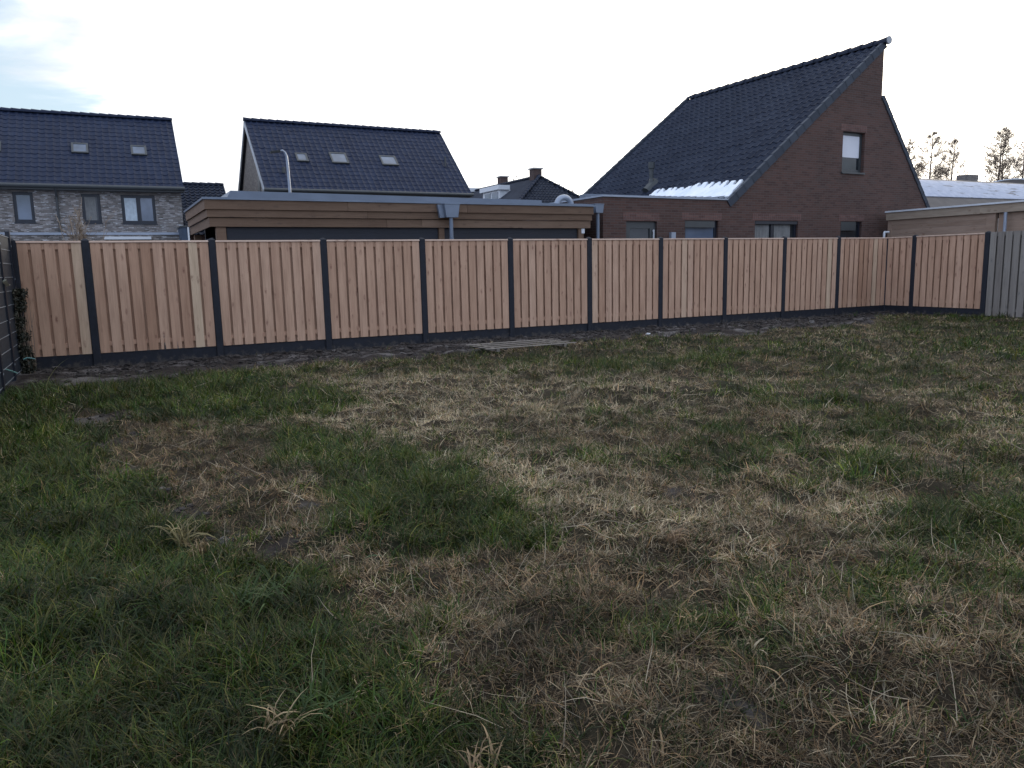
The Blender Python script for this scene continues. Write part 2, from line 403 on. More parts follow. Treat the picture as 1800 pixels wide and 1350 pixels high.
def soilness(x, y):
    """1 = bare dug soil (strip along the new fence, tyre ruts)"""
    n = fbm(x, y, .8, 4, 3.0) - .5
    wd = (2.05 + 2.0 * n) * (1 - .7 * sstep(15.0, 17.5, x)) + .3 * np.exp(-((x - 12.8) / 2.0) ** 2)
    s = sstep(.18, -.15, (FY - y) - wd)
    n3 = fbm(x, y, 1.1, 3, 8.0) - .5
    s = np.maximum(s, .7 * sstep(.12, -.15, (WX - x) - (.35 + .6 * n3)))
    rut = blobs(x, y, [(175, 735, .45, 1.2), (205, 775, .35, 1.0), (240, 820, .25, .8), (280, 860, .22, .8), (430, 840, .25, .9), (330, 905, .25, 1.0), (400, 940, .2, .9), (520, 880, .2, .6), (480, 960, .2, .6), (1200, 870, .25, .8), (1330, 1270, .14, .55), (1260, 1240, .10, .5),
                       (880, 690, .12, .3), (560, 900, .18, .6), (650, 960, .18, .6), (1260, 1000, .2, .5), (1290, 905, .2, .4), (1010, 1150, .12, .5), (820, 1090, .10, .4)])
    n2 = fbm(x, y, 8, 4, 5.0)
    s = np.maximum(s, .93 * sstep(.38, .66, rut * (-.45 + 2.4 * n2)))
    return np.clip(s, 0, 1)
def area(x, y, outline, warp=.30, seed=0.0):
    """1 inside a ground patch whose outline was read off the photo; ragged by noise"""
    wx = x + warp * 3 * (fbm(x, y, 2.2, 4, 51.0 + seed) - .5); wy = y + warp * 3 * (fbm(x, y, 2.2, 4, 61.0 + seed) - .5)
    P = [hit(px_, py_, 2, 0)[:2] for px_, py_ in outline]; c = np.zeros(x.shape, bool); n = len(P)
    for i in range(n):
        (x1, y1), (x2, y2) = P[i], P[(i + 1) % n]
        if abs(y2 - y1) < 1e-9: continue
        c ^= ((y1 > wy) != (y2 > wy)) & (wx < (x2 - x1) * (wy - y1) / (y2 - y1) + x1)
    return c.astype(float)

def soft_area(x, y, outline, warp, seed=0.0, r=.16):
    return sum(area(x + dx * r, y + dy * r, outline, warp, seed) for dx, dy in ((0, 0), (1, 0), (-1, 0), (0, 1), (0, -1), (.7, .7), (-.7, -.7))) / 7
LUSH = [(-160, 690), (90, 690), (165, 770), (225, 850), (290, 930), (380, 985), (470, 1000), (560, 1040), (640, 1120), (700, 1180), (760, 1240), (860, 1300), (960, 1360), (1050, 1500), (-300, 1500)]
BACK = [(60, 655), (250, 648), (430, 662), (560, 682), (660, 700), (640, 722), (560, 735), (420, 745), (300, 742), (215, 730), (120, 705), (0, 700), (-60, 670)]
DIAG = [(470, 748), (590, 752), (690, 785), (760, 828), (860, 868), (960, 915), (1030, 950), (960, 962), (880, 968), (800, 962), (700, 985), (640, 965), (590, 920), (540, 860), (480, 800)]
TRACK = [(120, 715), (230, 735), (420, 760), (480, 820), (560, 880), (640, 975), (760, 1030), (900, 1100), (1040, 1210), (980, 1250), (820, 1200), (700, 1130), (560, 1010), (400, 965), (290, 905), (220, 830), (150, 760)]
def greenness(x, y):
    g = np.zeros_like(x)
    for o, w, sd in ((LUSH, 1.40, 0.0), (BACK, 1.05, 3.0), (DIAG, 1.15, 5.0)): g = np.maximum(g, w * soft_area(x, y, o, .22, sd))
    g = np.maximum(g, .34 * (1 - area(x, y, TRACK, .2, 7.0)) * sstep(2.0, 5.0, x + .25 * y - 1.0))
    g = g + blobs(x, y, [
        (1080, 640, .7, .35), (1540, 815, .35, .5), (1750, 920, .45, .7), (1400, 875, .4, .35), (1370, 810, .4, .3),
        (1380, 700, .6, .25), (1260, 760, .5, .25), (1700, 560, .8, .5), (1640, 960, .3, .35), (1180, 1130, .3, .4), (1000, 1290, .25, .3), (1060, 1340, .2, .35),
        (1130, 750, .35, .3), (1790, 620, 1.2, .3), (1250, 1100, .3, .35), (960, 1070, .25, .3), (1280, 1290, .25, .35), (1650, 1100, .35, .3), (1450, 1050, .3, .25)])
    g = g - blobs(x, y, [(800, 700, 1.6, .35), (1000, 700, 1.4, .3), (620, 680, 1.0, .3), (1150, 900, .6, .35), (1300, 950, .4, .2), (1500, 1250, .4, .2), (1080, 1230, .25, .2)])
    big = fbm(x, y, 1.1, 4, 1.0) - .5; fine = fbm(x, y, 4.6, 3, 2.0) - .5
    return np.clip(g + .9 * big + 1.5 * fine, 0, 1.2)
def strawy(x, y):
    """1 = pale bleached straw, 0 = darker brown thatch"""
    s = blobs(x, y, [(800, 690, 1.5, .9), (1050, 690, 1.4, .85), (620, 670, 1.4, .5), (700, 760, .7, .6), (900, 800, .7, .5), (1000, 880, .6, .55), (1150, 920, .5, .5), (500, 650, 1.2, .35),
                     (950, 860, .4, .5), (720, 1060, .3, .4), (760, 1130, .3, .4), (1080, 1250, .3, .35), (1600, 1250, .4, .3), (1450, 1230, .3, .3), (1500, 900, .4, .2), (1300, 940, .5, .35)])
    s = s - .35 * area(x, y, TRACK, .2, 7.0) * (y > 4.5)
    s = s - .12 * sstep(5.2, 2.6, np.hypot(x, y))
    return np.clip(.30 + s + 1.5 * (fbm(x, y, 1.3, 4, 9.0) - .5), 0, 1)
def height(x, y):
    near = sstep(30, 18, np.hypot(x - 6, y - 6))
    h = .13 * (fbm(x, y, .55, 3, 4.0) - .5) + .15 * (fbm(x, y, 1.9, 3, 6.0) - .5) + .08 * (fbm(x, y, 5.5, 2, 7.0) - .5)
    h = h * near
    dy = FY - y
    strip = sstep(2.0, .6, dy) * sstep(-1.2, -.1, dy) * (x < WX)
    h = h * (1 - .6 * strip) + strip * (.05 * (fbm(x, y, 3.0, 4, 12.0) - .45) + .02)
    h = np.where(dy < .12, np.minimum(h, .03), h)
    # low berms where the mower left windrows
    h = h + blobs(x, y, [(1560, 1170, .5, .05), (1080, 1260, .35, .07), (1240, 880, .35, -.06), (1540, 815, .3, .06), (460, 1180, .4, .05), (1250, 690, .5, .04), (760, 880, .4, .04)])
    return h

# ------------------------------------------------------------------ ground
def axis_coords(lo, hi, step, far0, far1):
    c = list(np.arange(lo, hi + 1e-6, step)); s = step; x = hi
    while x < far1: s *= 1.35; x += s; c.append(min(x, far1))
    s = step; x = lo; pre = []
    while x > far0: s *= 1.35; x -= s; pre.append(max(x, far0))
    return np.array(pre[::-1] + c)
gx = axis_coords(-3.5, 19.5, .055, -1200, 1800); gy = axis_coords(-.5, 15.0, .055, -600, 2500)
GX, GY = np.meshgrid(gx, gy); nx, ny = len(gx), len(gy)
H = height(GX.ravel(), GY.ravel())
co = np.stack([GX.ravel(), GY.ravel(), H], 1).astype(np.float32)
idx = np.arange(nx * ny).reshape(ny, nx)
quads = np.stack([idx[:-1, :-1], idx[:-1, 1:], idx[1:, 1:], idx[1:, :-1]], -1).reshape(-1, 4)
def np_mesh(name, co, faces):
    me = bpy.data.meshes.new(name); k = faces.shape[1]; n = len(faces)
    me.vertices.add(len(co)); me.vertices.foreach_set('co', co.astype(np.float32).ravel())
    me.loops.add(n * k); me.loops.foreach_set('vertex_index', faces.astype(np.int32).ravel())
    me.polygons.add(n); me.polygons.foreach_set('loop_start', np.arange(0, n * k, k, dtype=np.int32))
    me.update(calc_edges=True); return me
gm = np_mesh('ground', co, quads)
for nm, arr in (('soil', soilness(co[:, 0].astype(float), co[:, 1].astype(float))), ('green', greenness(co[:, 0].astype(float), co[:, 1].astype(float)))):
    a = gm.attributes.new(nm, 'FLOAT', 'POINT'); a.data.foreach_set('value', arr.astype(np.float32))
gm.shade_smooth()
m, t, b = newmat('ground_soil_thatch')
tcn = N(t, 'ShaderNodeTexCoord'); O = tcn.outputs['Object']
a1 = N(t, 'ShaderNodeAttribute'); a1.attribute_name = 'soil'; a2 = N(t, 'ShaderNodeAttribute'); a2.attribute_name = 'green'
thatch = ramp(t, noise(t, O, 26, 5, .7), [(.3, (.020, .015, .010)), (.55, (.042, .032, .020)), (.8, (.08, .062, .040))])
mossy = ramp(t, noise(t, O, 22, 5, .7), [(.3, (.007, .012, .004)), (.7, (.020, .032, .010))])
soil = ramp(t, noise(t, O, 7, 7, .68), [(.28, (.018, .014, .013)), (.5, (.036, .029, .026)), (.72, (.062, .052, .046))])
sand = ramp(t, noise(t, O, 14, 6, .7), [(.3, (.11, .098, .092)), (.7, (.20, .18, .17))])
soil = mix(t, ramp(t, noise(t, mapping(t, O, (.8, 1.8, 1)), 1.3, 5, .62), [(.50, (0, 0, 0)), (.62, (.85, .85, .85))]), soil, sand)
c = mix(t, a2.outputs['Fac'], thatch, mossy); c = mix(t, a1.outputs['Fac'], c, soil)
t.links.new(c, b.inputs['Base Color']); b.inputs['Roughness'].default_value = .95; b.inputs['Specular IOR Level'].default_value = .15
bump(t, b, noise(t, O, 34, 6, .75), .9, .03)
gm.materials.append(m)
gob = bpy.data.objects.new('ground', gm); SC.collection.objects.link(gob); tag(gob, kind='structure')

# ------------------------------------------------------------------ grass (blades as real faces)
def in_field(x, y):
    return (y < FY - .10) & (x < WX - .10) & (x > LX - 2.2) & ~((x < LX + .03) & (x > LX - .03)) & (x > -3.6)
def sample_ring(r0, r1, dens, az0=-24, az1=82):
    area = .5 * (r1 ** 2 - r0 ** 2) * R(az1 - az0); n = int(area * dens)
    r = np.sqrt(rng.uniform(r0 ** 2, r1 ** 2, n)); a = np.radians(rng.uniform(az0, az1, n))
    x, y = r * np.sin(a), r * np.cos(a); k = in_field(x, y)
    return x[k], y[k]
B_CO, B_COL, B_N = [], [], 0
def blades(x, y, az, lean, L, w, curl, col, seg=3, lift=0.0, tipcol=None, base=None):
    """ribbon blades: base x,y, azimuth, lean from vertical, length, width, curl added along the length"""
    n = len(x); th = lean.copy(); px, py = x.copy(), y.copy(); hz = height(x, y)
    pz = hz + lift
    side = az + np.pi / 2 + rng.normal(0, .5, n); sxv, syv = np.cos(side), np.sin(side)
    wv = rng.normal(0, .35, n)
    rows = []; cols = []
    for k in range(seg + 1):
        tt = k / seg; ww = w * (1 - tt ** 1.8) * .5 + .0003
        rows.append(np.stack([px - sxv * ww, py - syv * ww, pz - wv * ww], 1)); rows.append(np.stack([px + sxv * ww, py + syv * ww, pz + wv * ww], 1))
        f = .75 + .35 * tt
        ck = col * f if tipcol is None else (col * (1 - tt ** 2) + tipcol * tt ** 2)
        cols += [ck, ck]
        st = L / seg
        px = px + np.sin(th) * np.cos(az) * st; py = py + np.sin(th) * np.sin(az) * st; pz = pz + np.cos(th) * st
        az = az + rng.normal(0, .18, n); th = th + curl / seg
        pz = np.maximum(pz, hz + .004 + lift * .5)
    V = np.stack(rows, 1).astype(np.float32); C = np.stack(cols, 1).astype(np.float32)
    return V, C
GV, GC, GF = [], [], []; gcount = 0
def put(V, C):
    global gcount
    n, k, _ = V.shape; seg = k // 2 - 1
    base = gcount + np.arange(n)[:, None] * k
    for s in range(seg):
        GF.append(np.stack([base[:, 0] + 2 * s, base[:, 0] + 2 * s + 1, base[:, 0] + 2 * s + 3, base[:, 0] + 2 * s + 2], 1))
    GV.append(V.reshape(-1, 3)); GC.append(C.reshape(-1, 3)); gcount += n * k
STRAW = np.array([[.34, .260, .158], [.235, .168, .092], [.42, .345, .225], [.135, .090, .050], [.30, .185, .095], [.26, .225, .155], [.080, .056, .034]])
GREEN = np.array([[.024, .055, .005], [.042, .080, .007], [.017, .040, .005], [.070, .090, .011], [.030, .056, .010], [.095, .094, .022]])
def field(r0, r1, tufts, per, spread, wmul, lmul, seg):
    tx, ty = sample_ring(r0, r1, tufts)
    g0 = greenness(tx, ty); s0 = soilness(tx, ty); st0 = strawy(tx, ty)
    # keep fewer tufts on bare soil
    keep = rng.random(len(tx)) > s0 * np.where(FY - ty < 4.2, .985, .86)
    tx, ty, g0, s0, st0 = tx[keep], ty[keep], g0[keep], s0[keep], st0[keep]
    taz = 2 * np.pi * fbm(tx, ty, 3.0, 2, 21.0) * 3 + rng.normal(0, 1.2, len(tx))
    tb = rng.uniform(.5, 1.35, len(tx)) * (.30 + 1.35 * fbm(tx, ty, 3.6, 3, 31.0)) * (.78 + .50 * st0) * (1 - .06 * sstep(5.2, 2.6, np.hypot(tx, ty)))       # tuft-to-tuft colour variation
    th_ = rng.uniform(.6, 1.4, len(tx)); isg = rng.random(len(tx)) < .04 + .93 * sstep(.12, .80, g0)
    n = len(tx) * per; i = np.repeat(np.arange(len(tx)), per)
    rr = spread * np.sqrt(rng.random(n)); aa = rng.uniform(0, 2 * np.pi, n)
    x = tx[i] + rr * np.cos(aa); y = ty[i] + rr * np.sin(aa); ok = in_field(x, y); i = i[ok]; x = x[ok]; y = y[ok]; n = len(x)
    green = isg[i] ^ (rng.random(n) < np.where(isg[i], .20, .13))
    az = np.where(rng.random(n) < .5, taz[i] + rng.normal(0, .6, n), rng.uniform(0, 2 * np.pi, n))
    L = np.where(green, rng.uniform(.04, .13, n) * (.7 + .6 * np.clip(g0[i], 0, 1)), rng.uniform(.03, .12, n)) * th_[i] * lmul
    lean = np.where(green, rng.uniform(.25, 1.15, n), rng.uniform(.75, 1.5, n))
    curl = np.where(green, rng.uniform(.2, 1.6, n), rng.normal(.5, 1.2, n))
    w = np.where(green, rng.uniform(.0024, .0046, n), rng.uniform(.0014, .0034, n)) * wmul
    ps = rng.random(n); k = np.where(ps < st0[i] * .6, rng.choice([0, 2, 5], n), rng.choice([0, 1, 3, 4, 6], n))
    col = np.where(green[:, None], GREEN[rng.integers(0, 6, n)], STRAW[k])
    col = col * tb[i][:, None] * rng.uniform(.65, 1.35, (n, 1)) * np.where(rng.random(n) < .05, 1.7, 1.0)[:, None]
    col = col * np.where(s0[i] > .5, .7, 1.0)[:, None]
    tip = np.where(green[:, None], col * np.array([1.45, 1.25, 1.1]), col * 1.15)
    V, C = blades(x, y, az, lean, L, w, curl, col, seg, lift=0.0, tipcol=tip)
    put(V, C)
field(1.35, 3.2, 600, 17, .045, 1.0, .85, 4)
field(3.2, 5.2, 430, 16, .05, 1.15, .9, 3)
field(5.2, 8.2, 240, 14, .065, 1.45, 1.0, 3)
field(8.2, 12.5, 120, 13, .09, 2.0, 1.1, 2)
field(12.5, 22, 50, 13, .12, 3.0, 1.2, 2)
def stalks(r0, r1, dens, wmul):
    """long pale dead stalks lying over the sward"""
    x, y = sample_ring(r0, r1, dens); st = strawy(x, y); s = soilness(x, y); g = greenness(x, y)
    k = rng.random(len(x)) < np.clip(.25 + .8 * st - .5 * g, .05, 1) * (1 - .9 * s); x, y, st = x[k], y[k], st[k]; n = len(x)
    az = 2 * np.pi * fbm(x, y, .9, 2, 41.0) * 2 + rng.normal(0, .8, n)
    L = rng.uniform(.10, .32, n); lean = rng.uniform(1.05, 1.57, n)
    col = np.array([.42, .35, .25]) * rng.uniform(.45, 1.15, (n, 1)) * np.array([1, 1, 1])
    V, C = blades(x, y, az, lean, L, rng.uniform(.0018, .0036, n) * wmul, rng.normal(.15, .5, n), col, 3, lift=.03)
    put(V, C)
stalks(1.35, 4, 55, .8); stalks(4, 8, 42, 1.3); stalks(8, 13, 14, 2.0)
def coarse(dens_list):
    """broad blades and curled dead leaves here and there"""
    for r0, r1, d in dens_list:
        x, y = sample_ring(r0, r1, d); g = greenness(x, y); s = soilness(x, y); k = s < .4; x, y, g = x[k], y[k], g[k]; n = len(x)
        green = rng.random(n) < np.clip(g, .05, .9)
        col = np.where(green[:, None], np.array([.075, .13, .055]), np.array([.40, .27, .14])) * rng.uniform(.6, 1.2, (n, 1))
        V, C = blades(x, y, rng.uniform(0, 6.28, n), rng.uniform(.3, 1.2, n), rng.uniform(.06, .17, n), rng.uniform(.005, .009, n), rng.uniform(.3, 1.8, n), col, 5, lift=.005)
        put(V, C)
coarse([(1.35, 3.5, 15), (3.5, 7, 6)])
def tussock(px, py, col, n=40, L=.22, spread=.05):
    p = hit(px, py, 2, .05); a = rng.uniform(0, 6.28, n); r = spread * np.sqrt(rng.random(n))
    x = p[0] + r * np.cos(a); y = p[1] + r * np.sin(a)
    V, C = blades(x, y, rng.uniform(0, 6.28, n), rng.uniform(.1, .8, n), rng.uniform(.6, 1.1, n) * L, rng.uniform(.004, .010, n), rng.uniform(.8, 2.6, n), np.array(col) * rng.uniform(.5, 1.2, (n, 1)), 5, lift=.02)
    put(V, C)
tussock(345, 960, (.30, .22, .12), 40, .17); tussock(490, 1275, (.34, .25, .14), 26, .15); tussock(850, 1335, (.32, .22, .12), 26, .13)
tussock(1215, 1095, (.42, .30, .16), 16, .13, .03); tussock(1325, 1150, (.50, .42, .28), 5, .10, .01); tussock(320, 945, (.24, .20, .09), 40, .24)
tussock(1185, 950, (.30, .2, .12), 30, .16); tussock(80, 680, (.10, .16, .05), 60, .25, .2); tussock(75, 690, (.25, .25, .12), 10, .5, .05)
tussock(30, 700, (.08, .14, .04), 90, .28, .3); tussock(560, 1240, (.055, .095, .022), 60, .2, .1); tussock(470, 1050, (.06, .10, .024), 70, .2, .12)
gv = np.concatenate(GV); gc = np.concatenate(GC); gf = np.concatenate(GF)
me = np_mesh('grass', gv, gf)
ca = me.color_attributes.new('col', 'FLOAT_COLOR', 'POINT')
ca.data.foreach_set('color', np.concatenate([np.clip(gc, 0, 1), np.ones((len(gc), 1), np.float32)], 1).astype(np.float32).ravel())
m, t, b = newmat('grass_blades')
at = N(t, 'ShaderNodeAttribute'); at.attribute_name = 'col'
t.links.new(at.outputs['Color'], b.inputs['Base Color']); b.inputs['Roughness'].default_value = .55; b.inputs['Specular IOR Level'].default_value = .3
tr = N(t, 'ShaderNodeBsdfTranslucent'); t.links.new(at.outputs['Color'], tr.inputs[0])
ms = N(t, 'ShaderNodeMixShader'); ms.inputs[0].default_value = .28
t.links.new(b.outputs[0], ms.inputs[1]); t.links.new(tr.outputs[0], ms.inputs[2]); t.links.new(ms.outputs[0], t.nodes['Material Output'].inputs[0])
me.materials.append(m)
gob = bpy.data.objects.new('grass', me); SC.collection.objects.link(gob)
tag(gob, 'rough meadow grass, part green and part bleached mown straw, covering the plot', 'grass', kind='stuff')
print('grass faces', len(gf))

# ------------------------------------------------------------------ soil clods
def lump(mb, c, r, seed, tint=.5, flat=.6):
    rs = np.random.default_rng(seed); n1, n2 = 5, 7; vs = []; fs = []
    for i in range(n1 + 1):
        for j in range(n2):
            ph = math.pi * i / n1; th = 2 * math.pi * j / n2
            k = r * (.7 + .6 * rs.random())
            if i in (0, n1): k = r * .8
            vs.append((c[0] + k * math.sin(ph) * math.cos(th), c[1] + k * math.sin(ph) * math.sin(th), c[2] + k * flat * math.cos(ph)))
    for i in range(n1):
        for j in range(n2):
            fs.append((i * n2 + j, i * n2 + (j + 1) % n2, (i + 1) * n2 + (j + 1) % n2, (i + 1) * n2 + j))
    mb.add(vs, fs, tint, seed * .37)
m, t, b = newmat('soil_clod'); tcn = N(t, 'ShaderNodeTexCoord'); at = N(t, 'ShaderNodeAttribute'); at.attribute_name = 'tint'
cc = ramp(t, at.outputs['Fac'], [(0, (.018, .014, .012)), (.6, (.05, .041, .036)), (1, (.17, .155, .145))])
cc = mix(t, 1.0, cc, ramp(t, noise(t, tcn.outputs['Object'], 30, 5, .7), [(.3, (.7, .7, .7)), (.7, (1.25, 1.25, 1.25))]), 'MULTIPLY')
t.links.new(cc, b.inputs['Base Color']); b.inputs['Roughness'].default_value = .95; bump(t, b, noise(t, tcn.outputs['Object'], 60, 4), .6, .006)
cl = MB()
nc = 0
while nc < 3000:
    x = random.uniform(-1.3, WX - .1); y = FY - .09 - abs(random.gauss(0, 1.1))
    if random.random() < .30:
        q_ = hit(random.uniform(140, 560), random.uniform(715, 1000), 2, 0); x, y = q_[0], q_[1]
    if random.random() < .05: x, y = WX - .12 - abs(random.gauss(0, .3)), random.uniform(9, FY)
    s = float(soilness(np.array([x]), np.array([y]))[0])
    if random.random() > s: continue
    r = random.choice([.012, .015, .02, .02, .03, .04, .055]) * random.uniform(.6, 1.3) * (1 if FY - y < 3.5 else .55)
    z = float(height(np.array([x]), np.array([y]))[0])
    lump(cl, (x, y, z + r * .15), r, nc, random.choice([0, .2, .4, .5, .6, .8 if random.random() < .3 else .3]), .6); nc += 1
tag(cl.build('soil_clods', 'soil_clod'), 'crumbly dug earth clods along the foot of the new board fence and in the wheel ruts', 'soil', kind='stuff')

# ------------------------------------------------------------------ new board fence
P0X, SP = -.474, 1.9
fence = Thing('board_fence', (P0X, FY, 0), 0, 'long new reddish larch board fence with black posts, turning a corner at its right', 'fence')
ZB, ZT = .22, 2.03
def fence_post(T, x, y, along=0, top=2.068, mat='concrete_black'):
    w = .058; mb = MB()
    def ring(z, k): return [(x - k, y - k, z), (x + k, y - k, z), (x + k, y + k, z), (x - k, y + k, z)]
    c = .010
    def oct_(z, k, cc): return [(x - k + cc, y - k, z), (x + k - cc, y - k, z), (x + k, y - k + cc, z), (x + k, y + k - cc, z), (x + k - cc, y + k, z), (x - k + cc, y + k, z), (x - k, y + k - cc, z), (x - k, y - k + cc, z)]
    rs = [oct_(-.25, w, c), oct_(top - .035, w, c), oct_(top - .03, w * .96, c), oct_(top, w * .30, c * .3)]
    vs = sum(rs, []); fs = []
    for a in range(3):
        for i in range(8):
            j = (i + 1) % 8; fs.append((a * 8 + i, a * 8 + j, a * 8 + 8 + j, a * 8 + 8 + i))
    fs.append(tuple(24 + i for i in range(8)))
    mb.add(vs, fs)
    return T.part(mb, 'post', mat)
def board_panel(T, x0, x1, y, axis, seed, mat='larch_new', rmat='larch_rail', front=-1, cracks=(), cap=True, zb=ZB, zt=ZT, lastw=None, tones=None):
    """panel of front boards over back boards with hidden battens; axis 0 runs along X, 1 along Y (then x0,x1 are Y values, y is X)"""
    rs = random.Random(seed); L = x1 - x0
    T0 = y
    def bx(mb, a0, a1, d0, d1, z0, z1, tint, sh):
        if axis == 0: mb.bevbox(a0, a1, T0 + d0, T0 + d1, z0, z1, .003, tint, sh)
        else: mb.box(T0 + d0, T0 + d1, a0, a1, z0, z1, tint, sh)
    mb = MB(); bw = .1425; nf = max(2, round((L + .0385) / (bw + .0385))); gap = (L - nf * bw) / max(1, nf - 1)
    if gap < .015: nf -= 1; gap = (L - nf * bw) / max(1, nf - 1)
    for i in range(nf):
        a = x0 + i * (bw + gap); jit = rs.uniform(-.0025, .0025); tint = min(1, max(0, rs.gauss(.5, .14)))
        if rs.random() < .05: tint = rs.uniform(.85, .97)
        if tones and i in tones: tint = tones[i]
        z1 = zt - .03; z0 = zb + rs.uniform(0, .004)
        if i in cracks and axis == 0:       # split board end: a narrow wedge is missing
            cx = a + bw * (.42 if i % 2 else .55); h = .28 if i % 2 else .14; g = .022 if i % 2 else .012
            mb.prism([(a, z0), (cx - g, z0), (cx - .004, z0 + h), (cx + g * .7, z0), (a + bw, z0), (a + bw, z1), (a, z1)], 1, T0 - .037, T0 - .019, tint, seed + i * 1.37)
        else:
            tl = rs.uniform(-.004, .004)
            bx(mb, a + jit, a + bw + jit, -.037 + tl * .3, -.019, z0, z1, tint, seed + i * 1.37)
    for i in range(nf - 1):                  # back boards seen through the gaps
        a = x0 + i * (bw + gap) + bw / 2 + gap / 2
        bx(mb, a, a + bw, .019, .037, zb, zt - .03, rs.uniform(.1, .55), seed + 50 + i * 1.9)
    bx(mb, x0, x0 + .05, .019, .037, zb, zt - .03, .3, seed + 90); bx(mb, x1 - .05, x1, .019, .037, zb, zt - .03, .3, seed + 91)
    for z in (zb + .115, zt - .13):  # battens
        bx(mb, x0, x1, -.0188, .0188, z, z + (.075 if z < zt - .3 else .098), .3, seed + 70 + z)
    p = T.part(mb, 'panel', mat)
    if cap:
        c = MB()
        if axis == 0: c.prism([(T0 - .056, zt - .028), (T0 - .050, zt - .004), (T0 - .03, zt), (T0 + .03, zt), (T0 + .050, zt - .004), (T0 + .050, zt - .028)], 0, x0 - .004, x1 + .004, rs.random(), seed * .7)
        else: c.prism([(T0 - .056, zt - .028), (T0 - .056, zt - .004), (T0 - .03, zt), (T0 + .03, zt), (T0 + .050, zt - .004), (T0 + .050, zt - .028)], 1, x0 - .004, x1 + .004, rs.random(), seed * .7)
        T.part(c, 'cap_rail', rmat, p)
    return p
def gravel_board(T, x0, x1, y, axis, zt=ZB - .004, mat='concrete_black'):
    mb = MB()
    if axis == 0: mb.prism([(y - .02, -.2), (y - .02, zt - .012), (y - .012, zt), (y + .02, zt), (y + .02, -.2)], 0, x0, x1)
    else: mb.prism([(y - .02, -.2), (y - .02, zt - .012), (y - .012, zt), (y + .02, zt), (y + .02, -.2)], 1, x0, x1)
    T.part(mb, 'base_board', mat)
xs = [P0X + SP * i for i in range(10)]
fence_post(fence, -1.47, FY)
fence_post(fence, -1.60, FY - .03, top=2.14)
for x in xs: fence_post(fence, x, FY)
board_panel(fence, -1.41, P0X - .06, FY, 0, 101, tones={4: .95, 3: .35, 0: .3, 1: .5, 2: .42}); gravel_board(fence, -1.41, P0X - .06, FY, 0)
for i in range(9):
    board_panel(fence, xs[i] + .06, xs[i + 1] - .06, FY, 0, 110 + i * 7, cracks=(5, 6) if i == 0 else (), tones={8: 1.0, 5: .6, 7: .2} if i == 0 else None)
    gravel_board(fence, xs[i] + .06, xs[i + 1] - .06, FY, 0)
board_panel(fence, xs[9] + .06, WX - .05, FY, 0, 190, tones={4: 0, 5: .1, 7: .95}); gravel_board(fence, xs[9] + .06, WX - .05, FY, 0)
fence_post(fence, WX, FY, top=2.03)
fence_post(fence, WX, FY - .834); fence_post(fence, WX, FY - .834 - SP)
board_panel(fence, FY - .834 + .06, FY - .06, WX, 1, 201, front=-1); gravel_board(fence, FY - .834 + .06, FY - .06, WX, 1)
board_panel(fence, FY - .834 - SP + .06, FY - .834 - .06, WX, 1, 207); gravel_board(fence, FY - .834 - SP + .06, FY - .834 - .06, WX, 1)

old = Thing('weathered_fence', (WX, FY - .834 - SP - .06, 0), 0, 'weathered grey board fence continuing from the new fence at the right edge', 'fence')
yy = FY - .834 - SP - .06
for i in range(4):
    y1 = yy - i * 1.9; y0 = y1 - 1.78
    board_panel(old, y0, y1 - .01, WX, 1, 301 + i * 7, mat='wood_weathered', cap=False, zb=.06, zt=2.07)
    fence_post(old, WX, y0 - .06, mat='wood_weathered', top=2.06)

# ------------------------------------------------------------------ mesh fence on the left
mf = Thing('wire_mesh_fence', (LX, 12.9, 0), 0, 'dark steel mesh fence with grey privacy strips along the left edge', 'fence')
my = [14.12 - 1.2 * i for i in range(7)]
for k, y in enumerate(my):
    mb = MB(); mb.box(LX - .03, LX + .03, y - .045, y + .045, -.3, 2.16)
    mb.box(LX - .033, LX + .033, y - .048, y + .048, 2.16, 2.175)
    p = T = mf.part(mb, 'post', 'steel_dark')
    for z in (.25, .85, 1.45, 1.95):
        cm_ = MB(); cm_.box(LX + .021, LX + .034, y - .022, y + .022, z - .012, z + .012); mf.part(cm_, 'clamp', 'wire_light', p)
simple('privacy_strip', (.013, .021, .033), .55, .1, .2, 5)
for k in range(6):
    y1, y0 = my[k] - .035, my[k + 1] + .035
    mb = MB(); z = .08; nb = 9; wv = (y1 - y0) / nb
    for i in range(nb): mb.box(LX - .004, LX + .004, y0 + i * wv + .003, y0 + (i + 1) * wv - .003, .05, 2.08)
    pp = mf.part(mb, 'privacy_screen', 'privacy_strip')
    mb = MB()
    while z < 2.12:
        for dx in (-.010, .010): mb.tube([(LX + dx, y0 - .01, z), (LX + dx, y1 + .01, z)], .0045, 5)
        z += .2
    mf.part(mb, 'wire_grid', 'wire_light')

# small plastic bits near that fence
def strip(name, pts, w, mat, label, cat):
    mb = MB(); vs = []; fs = []
    n = len(pts)
    for i, p in enumerate(pts):
        d = Vector(pts[min(i + 1, n - 1)]) - Vector(pts[max(i - 1, 0)]); d.normalize()
        s = d.cross(Vector((0, 0, 1)));
        if s.length < .1: s = Vector((1, 0, 0))
        s.normalize(); s = (s + Vector((0, 0, .5))).normalized()
        ww = w * (1 - .3 * abs(2 * i / (n - 1) - 1))
        up = d.cross(s) * .003
        for a, c_ in ((-1, -1), (1, -1), (1, 1), (-1, 1)): vs.append(Vector(p) + s * ww * a + up * c_)
    for i in range(n - 1):
        for k in range(4): fs.append((i * 4 + k, i * 4 + (k + 1) % 4, i * 4 + 4 + (k + 1) % 4, i * 4 + 4 + k))
    fs += [(3, 2, 1, 0), tuple((n - 1) * 4 + k for k in range(4))]
    mb.add(vs, fs); o = mb.build(name, mat); return tag(o, label, cat)
a = hit(41, 632, 0, -1.36); b_ = hit(62, 631, 1, a[1]); 
